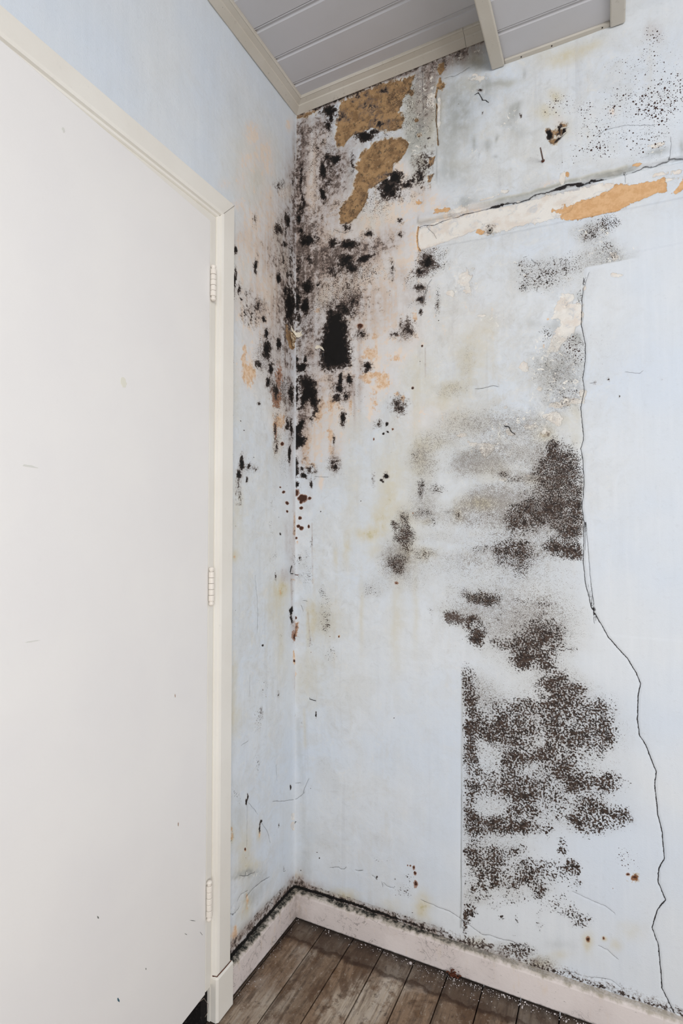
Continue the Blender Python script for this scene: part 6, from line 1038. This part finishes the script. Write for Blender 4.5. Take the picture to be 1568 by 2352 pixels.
AR = [(0.0, -0.010), (0.0, 0.0225), (0.0015, 0.0240), (0.0440, 0.0250), (0.0500, 0.0225), (0.0520, 0.0170), (0.0560, 0.0150), (0.0575, 0.0120), (0.0575, -0.010)]
YA, ZA = -0.347, 2.0105
dp(sweep('architrave', AR, lambda u, v, s: (v, YA - u, s), 0.100, ZA, M_TRIM, None, m1=-1.0, n=1))
dp(sweep('architrave_head', AR, lambda u, v, s: (v, YA - s, ZA - u), 0.0, 0.98, M_TRIM, None, m0=1.0, n=1))
JB = [(0.0, -0.09), (0.0, 0.0100), (0.004, 0.0120), (0.0060, 0.0125), (0.0085, 0.0150), (0.0270, 0.0165), (0.0285, 0.0140), (0.0285, -0.09)]
dp(sweep('door_jamb', JB, lambda u, v, s: (v, -0.4040 - u, s), 0.088, 1.9535, M_TRIM, None, m1=-1.0))
dp(box('door_jamb', (0.003, -0.4090, 0.0), (0.0105, -0.4045, 0.088), M_TRIM))
dp(box('jamb_foot', (-0.115, -0.4320, -0.005), (0.0025, -0.3960, 0.0870), M_DARK))  # dark block filling the recess below the jamb strip
dp(sweep('door_head', JB, lambda u, v, s: (v, -0.4040 - s, 1.9535 - u), 0.0, 0.92, M_TRIM, None, m0=1.0))
dp(box('door_jamb', (-0.09, -1.30, 0.0), (0.012, -1.268, 1.93), M_TRIM))
PB = [(0.0, 0.0), (0.0, 0.0285), (0.0020, 0.0310), (0.0590, 0.0320), (0.0640, 0.0270), (0.0640, 0.0)]
bm = bmesh.new()
for z, sh in ((0.0, 0), (0.100, 0), (0.1045, 0.003)):
    for (u, v) in PB:
        bm.verts.new((max(v - sh * (v > 0.01), 0.0), -0.3435 - u - (sh if u < 0.001 else -sh if u > 0.06 else 0), z + 0.0012))
bm.verts.ensure_lookup_table()
k = len(PB)
for i in range(2):
    for j in range(k):
        bm.faces.new([bm.verts[i * k + j], bm.verts[i * k + (j + 1) % k], bm.verts[(i + 1) * k + (j + 1) % k], bm.verts[(i + 1) * k + j]])
bm.faces.new([bm.verts[j] for j in range(k)][::-1])
bm.faces.new([bm.verts[2 * k + j] for j in range(k)])
dp(bm_obj('plinth_block', bm, M_TRIM))

def seam(name, pts, r, mat):
    b = bmesh.new()
    tube_bm(b, pts, r, 6)
    return dp(bm_obj(name, b, mat))


seam('grime_seam', [(0.0150, -0.4050, 0.1060), (0.0262, -0.4030, 0.1060), (0.0268, -0.3720, 0.1062), (0.0262, -0.3470, 0.1060)], 0.0011, M_RUSTD)
seam('mitre_seam', [(0.0230, -0.3475, 2.0100), (0.0252, -0.3510, 2.0065), (0.0254, -0.3910, 1.9665), (0.0175, -0.4000, 1.9575)], 0.00045, M_RUST)
HY, HX, ANG = -0.4345, 0.0190, math.radians(3.7)
leaf = empty('door_leaf_pivot', (0, 0, 0))
bpy.data.objects.remove(leaf)
lb = bmesh.new()
box_bm(lb, (-0.040, -0.815, 0.087), (0.0, -0.0012, 1.9265), 0.0014, 2)
leaf = bm_obj('door_leaf', lb, M_LEAF)
leaf.rotation_euler = (0, 0, ANG)
leaf.location = (HX, HY, 0)
leaf.parent = door
leaf.matrix_parent_inverse = Matrix.Translation(-Vector(door.location))


def hinge(zlo, zhi):
    h = empty('hinge', (0.0245, -0.4300, zlo))
    dp(h)
    L = zhi - zlo
    r = 0.0072
    tip = 0.012
    nk = 5
    seg = (L - 2 * tip) / nk
    for i in range(nk):
        bm = bmesh.new()
        a = tip + i * seg
        rr = r if i % 2 == 0 else r * 0.95
        lathe_bm(bm, [(rr * 0.93, a + 0.0004), (rr, a + 0.0014), (rr, a + seg - 0.0014), (rr * 0.93, a + seg - 0.0004)], (0, 0, 0), 20)
        bm_obj('knuckle', bm, M_HINGE, h, smooth=False)
    for sgn, base in ((-1, tip), (1, L - tip)):
        bm = bmesh.new()
        pr = [(r * 0.80, 0.0), (r * 0.72, 0.002), (r * 0.80, 0.0038), (r * 0.95, 0.0060), (r * 0.86, 0.0090), (r * 0.5, 0.0112), (0.0006, 0.012)]
        if sgn < 0:
            pr = [(a, -b) for a, b in pr][::-1]
        lathe_bm(bm, [(a, b + base) for a, b in pr], (0, 0, 0), 20)
        bm_obj('finial', bm, M_HINGE, h, smooth=True)
    bm = bmesh.new()
    box_bm(bm, (-0.0085, 0.000, tip), (-0.0062, 0.014, L - tip), 0.0006, 1)
    bm_obj('hinge_plate', bm, M_HINGE, h)


for a, b in ((1.7290, 1.8195), (0.9915, 1.0855), (0.2525, 0.3480)):
    hinge(a, b)
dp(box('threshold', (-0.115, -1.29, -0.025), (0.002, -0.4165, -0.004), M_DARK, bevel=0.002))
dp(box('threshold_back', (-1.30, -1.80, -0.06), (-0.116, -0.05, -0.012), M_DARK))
struct(box('light_block_panel', (-1.34, -1.80, -0.06), (-1.30, -0.05, 2.5), M_DARK))  # unseen dark panel, added to stop light leaking in under the leaf

# marks on the leaf: (along the leaf, height, half width, half height, tilt, colour)
M_CHIP = {'chip': (234, 231, 217), 'dull': (224, 223, 216), 'rust': (158, 122, 92), 'teal': (70, 104, 116), 'dark': (112, 112, 108)}
for k, v in list(M_CHIP.items()):
    M_CHIP[k] = Mat('scuff_' + k, 0.6, 0.3)
    M_CHIP[k].color(srgb(*v))
for (a, z, hw, hh, rot, kind) in [(-0.2788, 1.4607, 0.0085, 0.0095, 0.5, 'chip'), (-0.4768, 1.2773, 0.014, 0.0018, -0.05, 'dull'), (-0.4663, 0.9968, 0.014, 0.0011, -0.05, 'dull'),
                                 (-0.1176, 0.8125, 0.0010, 0.0035, 0.1, 'rust'), (-0.1037, 0.5299, 0.0012, 0.0045, 0.0, 'rust'), (-0.3252, 0.4722, 0.0011, 0.0034, 0.5, 'dark'),
                                 (-0.2731, 0.2854, 0.0016, 0.0065, 0.45, 'teal'), (-0.0500, 0.2880, 0.0006, 0.0130, 0.95, 'dark'), (-0.0740, 0.2740, 0.0005, 0.0060, 0.8, 'dark'),
                                 (-0.2000, 0.290, 0.0008, 0.0022, 0.3, 'dark'), (-0.4234, 1.8637, 0.0035, 0.0040, 0.0, 'dull'), (-0.018, 0.2380, 0.0004, 0.0090, 0.6, 'dark')]:
    bm = bmesh.new()
    n = 14
    ring = []
    for j in range(n):
        t = 2 * math.pi * j / n
        q = 1 + random.uniform(-0.22, 0.22)
        y, zz = hw * q * math.cos(t), hh * q * math.sin(t)
        ring.append((y * math.cos(rot) - zz * math.sin(rot), y * math.sin(rot) + zz * math.cos(rot)))
    lo = [bm.verts.new((-0.0002, a + y, z + zz)) for y, zz in ring]
    hi = [bm.verts.new((0.00035, a + y * 0.94, z + zz * 0.94)) for y, zz in ring]
    for j in range(n):
        bm.faces.new((lo[j], lo[(j + 1) % n], hi[(j + 1) % n], hi[j]))
    bm.faces.new(hi)
    o = bm_obj('scuff_mark', bm, M_CHIP[kind], leaf)

# ------------------------------------------------------------------ things on the walls and the floor
nail = tag(empty('nail', (0.7404, 0.0, 2.1243)), 'bare grey iron nail sticking straight out of the wall below the broken hole', 'nail')
bm = bmesh.new()
tube_bm(bm, [(0, 0.004, 0.0003), (0, -0.018, 0.0), (-0.0003, -0.040, -0.0003), (-0.0006, -0.0575, -0.0004)], [0.0019, 0.0019, 0.0018, 0.0017], 10)
bm_obj('shank', bm, M_RUST, nail, smooth=True)
bm = bmesh.new()
lathe_bm(bm, [(0.0042, -0.0008), (0.0036, 0.0006), (0.0018, 0.0012)], (0, 0, 0), 12)
bmesh.ops.rotate(bm, verts=bm.verts, cent=(0, 0, 0), matrix=Matrix.Rotation(math.radians(90), 3, 'X'))
bmesh.ops.translate(bm, verts=bm.verts, vec=(0, -0.0042, 0))
bm_obj('rust_collar', bm, M_RUSTD, nail)

plug = tag(empty('wall_plug', (0.6044, -0.0010, 1.9755)), 'small grey wall plug with a dark hole in the pale band', 'plug')
bm = bmesh.new()
lathe_bm(bm, [(0.0056, 0.010), (0.0060, -0.0012), (0.0045, -0.0022), (0.0030, -0.0012), (0.0028, 0.009)], (0, 0, 0), 16)
for f in list(bm.faces):
    if len(f.verts) > 4 and all(abs(v.co.z - 0.009) < 1e-5 for v in f.verts):
        bm.faces.remove(f)
bmesh.ops.rotate(bm, verts=bm.verts, cent=(0, 0, 0), matrix=Matrix.Rotation(math.radians(-90), 3, 'X'))
M_PLUG = Mat('grey_plug', 0.7, 0.3)
M_PLUG.color(srgb(166, 160, 150))
bm_obj('sleeve', bm, M_PLUG, plug)
bm = bmesh.new()
lathe_bm(bm, [(0.0029, 0.0), (0.0029, 0.004)], (0, 0, 0), 12)
bmesh.ops.rotate(bm, verts=bm.verts, cent=(0, 0, 0), matrix=Matrix.Rotation(math.radians(-90), 3, 'X'))
bm_obj('hole', bm, M_DARK, plug)


def wire(name, pts, r, mat, label, cat):
    bm = bmesh.new()
    tube_bm(bm, pts, r, 7)
    return tag(bm_obj(name, bm, mat, smooth=True), label, cat)


wire('bent_nail', [(0.004, -0.026, 1.062), (0.0055, -0.033, 1.055), (0.0058, -0.0375, 1.043), (0.0060, -0.034, 1.0385), (0.0065, -0.022, 1.0375)], 0.0013, M_DARK,
     'thin black hooked nail on the left wall close to the corner', 'nail')
wire('staple', [(0.0065, -0.0120, 1.0340), (0.0085, -0.0100, 1.0335), (0.0130, -0.0085, 1.0330), (0.0160, -0.006, 1.0325)], 0.0011, M_RUSTD,
     'short rust-brown staple lying across the corner crease beside the hooked nail', 'staple')
wire('pin', [(0.0535, -0.0010, 0.6600), (0.0545, -0.0030, 0.6570), (0.0650, -0.0035, 0.6555), (0.0765, -0.0030, 0.6545)], 0.0009, M_DARK,
     'thin dark pin lying level on the back wall, low down beside the corner', 'pin')
wire('thread', [(0.020, -0.4580, 0.0870), (0.0290, -0.4520, 0.094), (0.0320, -0.4410, 0.074), (0.0320, -0.4430, 0.056), (0.0300, -0.4490, 0.050)], 0.0007, M_THREAD,
     'pale curled thread hanging in the dark gap under the door', 'thread')

# torn paper and filler lifting out of the corner
def flake(pts, out, wall, mat=M_FLAKE):
    """a ragged curled rag of lining paper; pts (across, up), out the lift of each point"""
    bm = bmesh.new()
    n = len(pts)
    P3 = lambda u, z, h: (h, -u, z) if wall == 'left' else (u, -h, z)
    cu, cz_ = sum(p[0] for p in pts) / n, sum(p[1] for p in pts) / n
    top = [bm.verts.new(P3(p[0], p[1], o_)) for p, o_ in zip(pts, out)]
    bot = [bm.verts.new(P3(p[0], p[1], o_ - 0.0007)) for p, o_ in zip(pts, out)]
    c1 = bm.verts.new(P3(cu, cz_, sum(out) / n * 0.7))
    c2 = bm.verts.new(P3(cu, cz_, sum(out) / n * 0.7 - 0.0007))
    for j in range(n):
        k = (j + 1) % n
        bm.faces.new((top[j], top[k], c1))
        bm.faces.new((bot[k], bot[j], c2))
        bm.faces.new((top[k], top[j], bot[j], bot[k]))
    return bm_obj('paper_flake', bm, mat, wall_left if wall == 'left' else wall_back)


M_CREAM = paint_material('torn_paper', (238, 230, 212), (220, 208, 186), 0.15, 0.8)
flake([(0.034, 1.803), (0.029, 1.797), (0.024, 1.790), (0.020, 1.794), (0.017, 1.788), (0.012, 1.790), (0.009, 1.783), (0.013, 1.778), (0.020, 1.779), (0.027, 1.784), (0.032, 1.790)],
      [0.004, 0.006, 0.008, 0.009, 0.010, 0.011, 0.012, 0.009, 0.010, 0.009, 0.005], 'left', M_CREAM)
flake([(0.006, 1.786), (0.012, 1.792), (0.018, 1.790), (0.026, 1.795), (0.024, 1.786), (0.030, 1.781), (0.022, 1.777), (0.014, 1.774), (0.006, 1.776)],
      [0.008, 0.007, 0.006, 0.006, 0.007, 0.007, 0.005, 0.008, 0.009], 'back', M_CREAM)
flake([(0.034, 1.787), (0.024, 1.781), (0.013, 1.776), (0.011, 1.768), (0.017, 1.762), (0.022, 1.754), (0.028, 1.762), (0.033, 1.772)],
      [0.003, 0.006, 0.008, 0.009, 0.006, 0.004, 0.004, 0.003], 'left')
flake([(0.024, 1.758), (0.018, 1.757), (0.015, 1.748), (0.018, 1.742), (0.023, 1.744), (0.026, 1.750)], [0.004, 0.006, 0.007, 0.006, 0.004, 0.003], 'left')
flake([(0.070, 1.735), (0.078, 1.742), (0.086, 1.740), (0.098, 1.733), (0.104, 1.722), (0.101, 1.722), (0.094, 1.731), (0.084, 1.736), (0.074, 1.731)],
      [0.002, 0.004, 0.005, 0.005, 0.003, 0.002, 0.002, 0.002, 0.001], 'back', M_CREAM)

# plaster crumbs swept against the skirting: nobody could count them
bm = bmesh.new()
R2 = random.Random(4)
for i in range(620):
    x = 0.03 + 0.97 * (R2.random() ** 0.7)
    y = -0.0215 - abs(R2.gauss(0, 0.011))
    if R2.random() < 0.22:
        x, y = R2.uniform(0.40, 0.62), -0.022 - R2.random() * 0.05
    if R2.random() < 0.10:
        x, y = 0.022 + abs(R2.gauss(0, 0.012)), -R2.uniform(0.02, 0.33)
    if y < -0.11 and x > 0.1:
        continue
    r = 0.0005 + 0.0012 * R2.random() ** 2.2 * (1.5 if x > 0.62 else 1.0)
    m4 = Matrix.Translation((x, y, r * 0.6)) @ Matrix.Rotation(R2.random() * 6, 4, 'Z') @ Matrix.Rotation(R2.random(), 4, 'X') @ Matrix.Diagonal((1, R2.uniform(0.6, 1.2), R2.uniform(0.5, 0.9), 1))
    bmesh.ops.create_icosphere(bm, subdivisions=1, radius=r, matrix=m4)
tag(bm_obj('plaster_crumbs', bm, M_CRUMB), 'tiny white plaster crumbs scattered on the floorboards along the skirting', 'crumbs', kind='stuff')
lump = bmesh.new()
bmesh.ops.create_icosphere(lump, subdivisions=2, radius=0.0042, matrix=Matrix.Translation((0.385, -0.034, 0.0034)) @ Matrix.Diagonal((1, 0.9, 0.85, 1)))
for v in lump.verts:
    v.co += Vector((R2.uniform(-1, 1), R2.uniform(-1, 1), 0)) * 0.0004
tag(bm_obj('plaster_lump', lump, M_CRUMB), 'largest round white plaster lump on the floor, in front of the back skirting', 'lump')
debris = bmesh.new()
for i in range(46):
    p = Vector((0.500 + R2.gauss(0, 0.008), -0.0235 - abs(R2.gauss(0, 0.003)), 0.002 + 0.018 * R2.random() ** 1.5))
    bmesh.ops.create_icosphere(debris, subdivisions=1, radius=R2.uniform(0.001, 0.003), matrix=Matrix.Translation(p) @ Matrix.Rotation(R2.random() * 3, 4, 'Y') @ Matrix.Diagonal((1.6, 0.5, 1, 1)))
tag(bm_obj('rust_debris', debris, M_RUSTD), 'small clump of rust-brown dirt against the foot of the back skirting', 'dirt', kind='stuff')
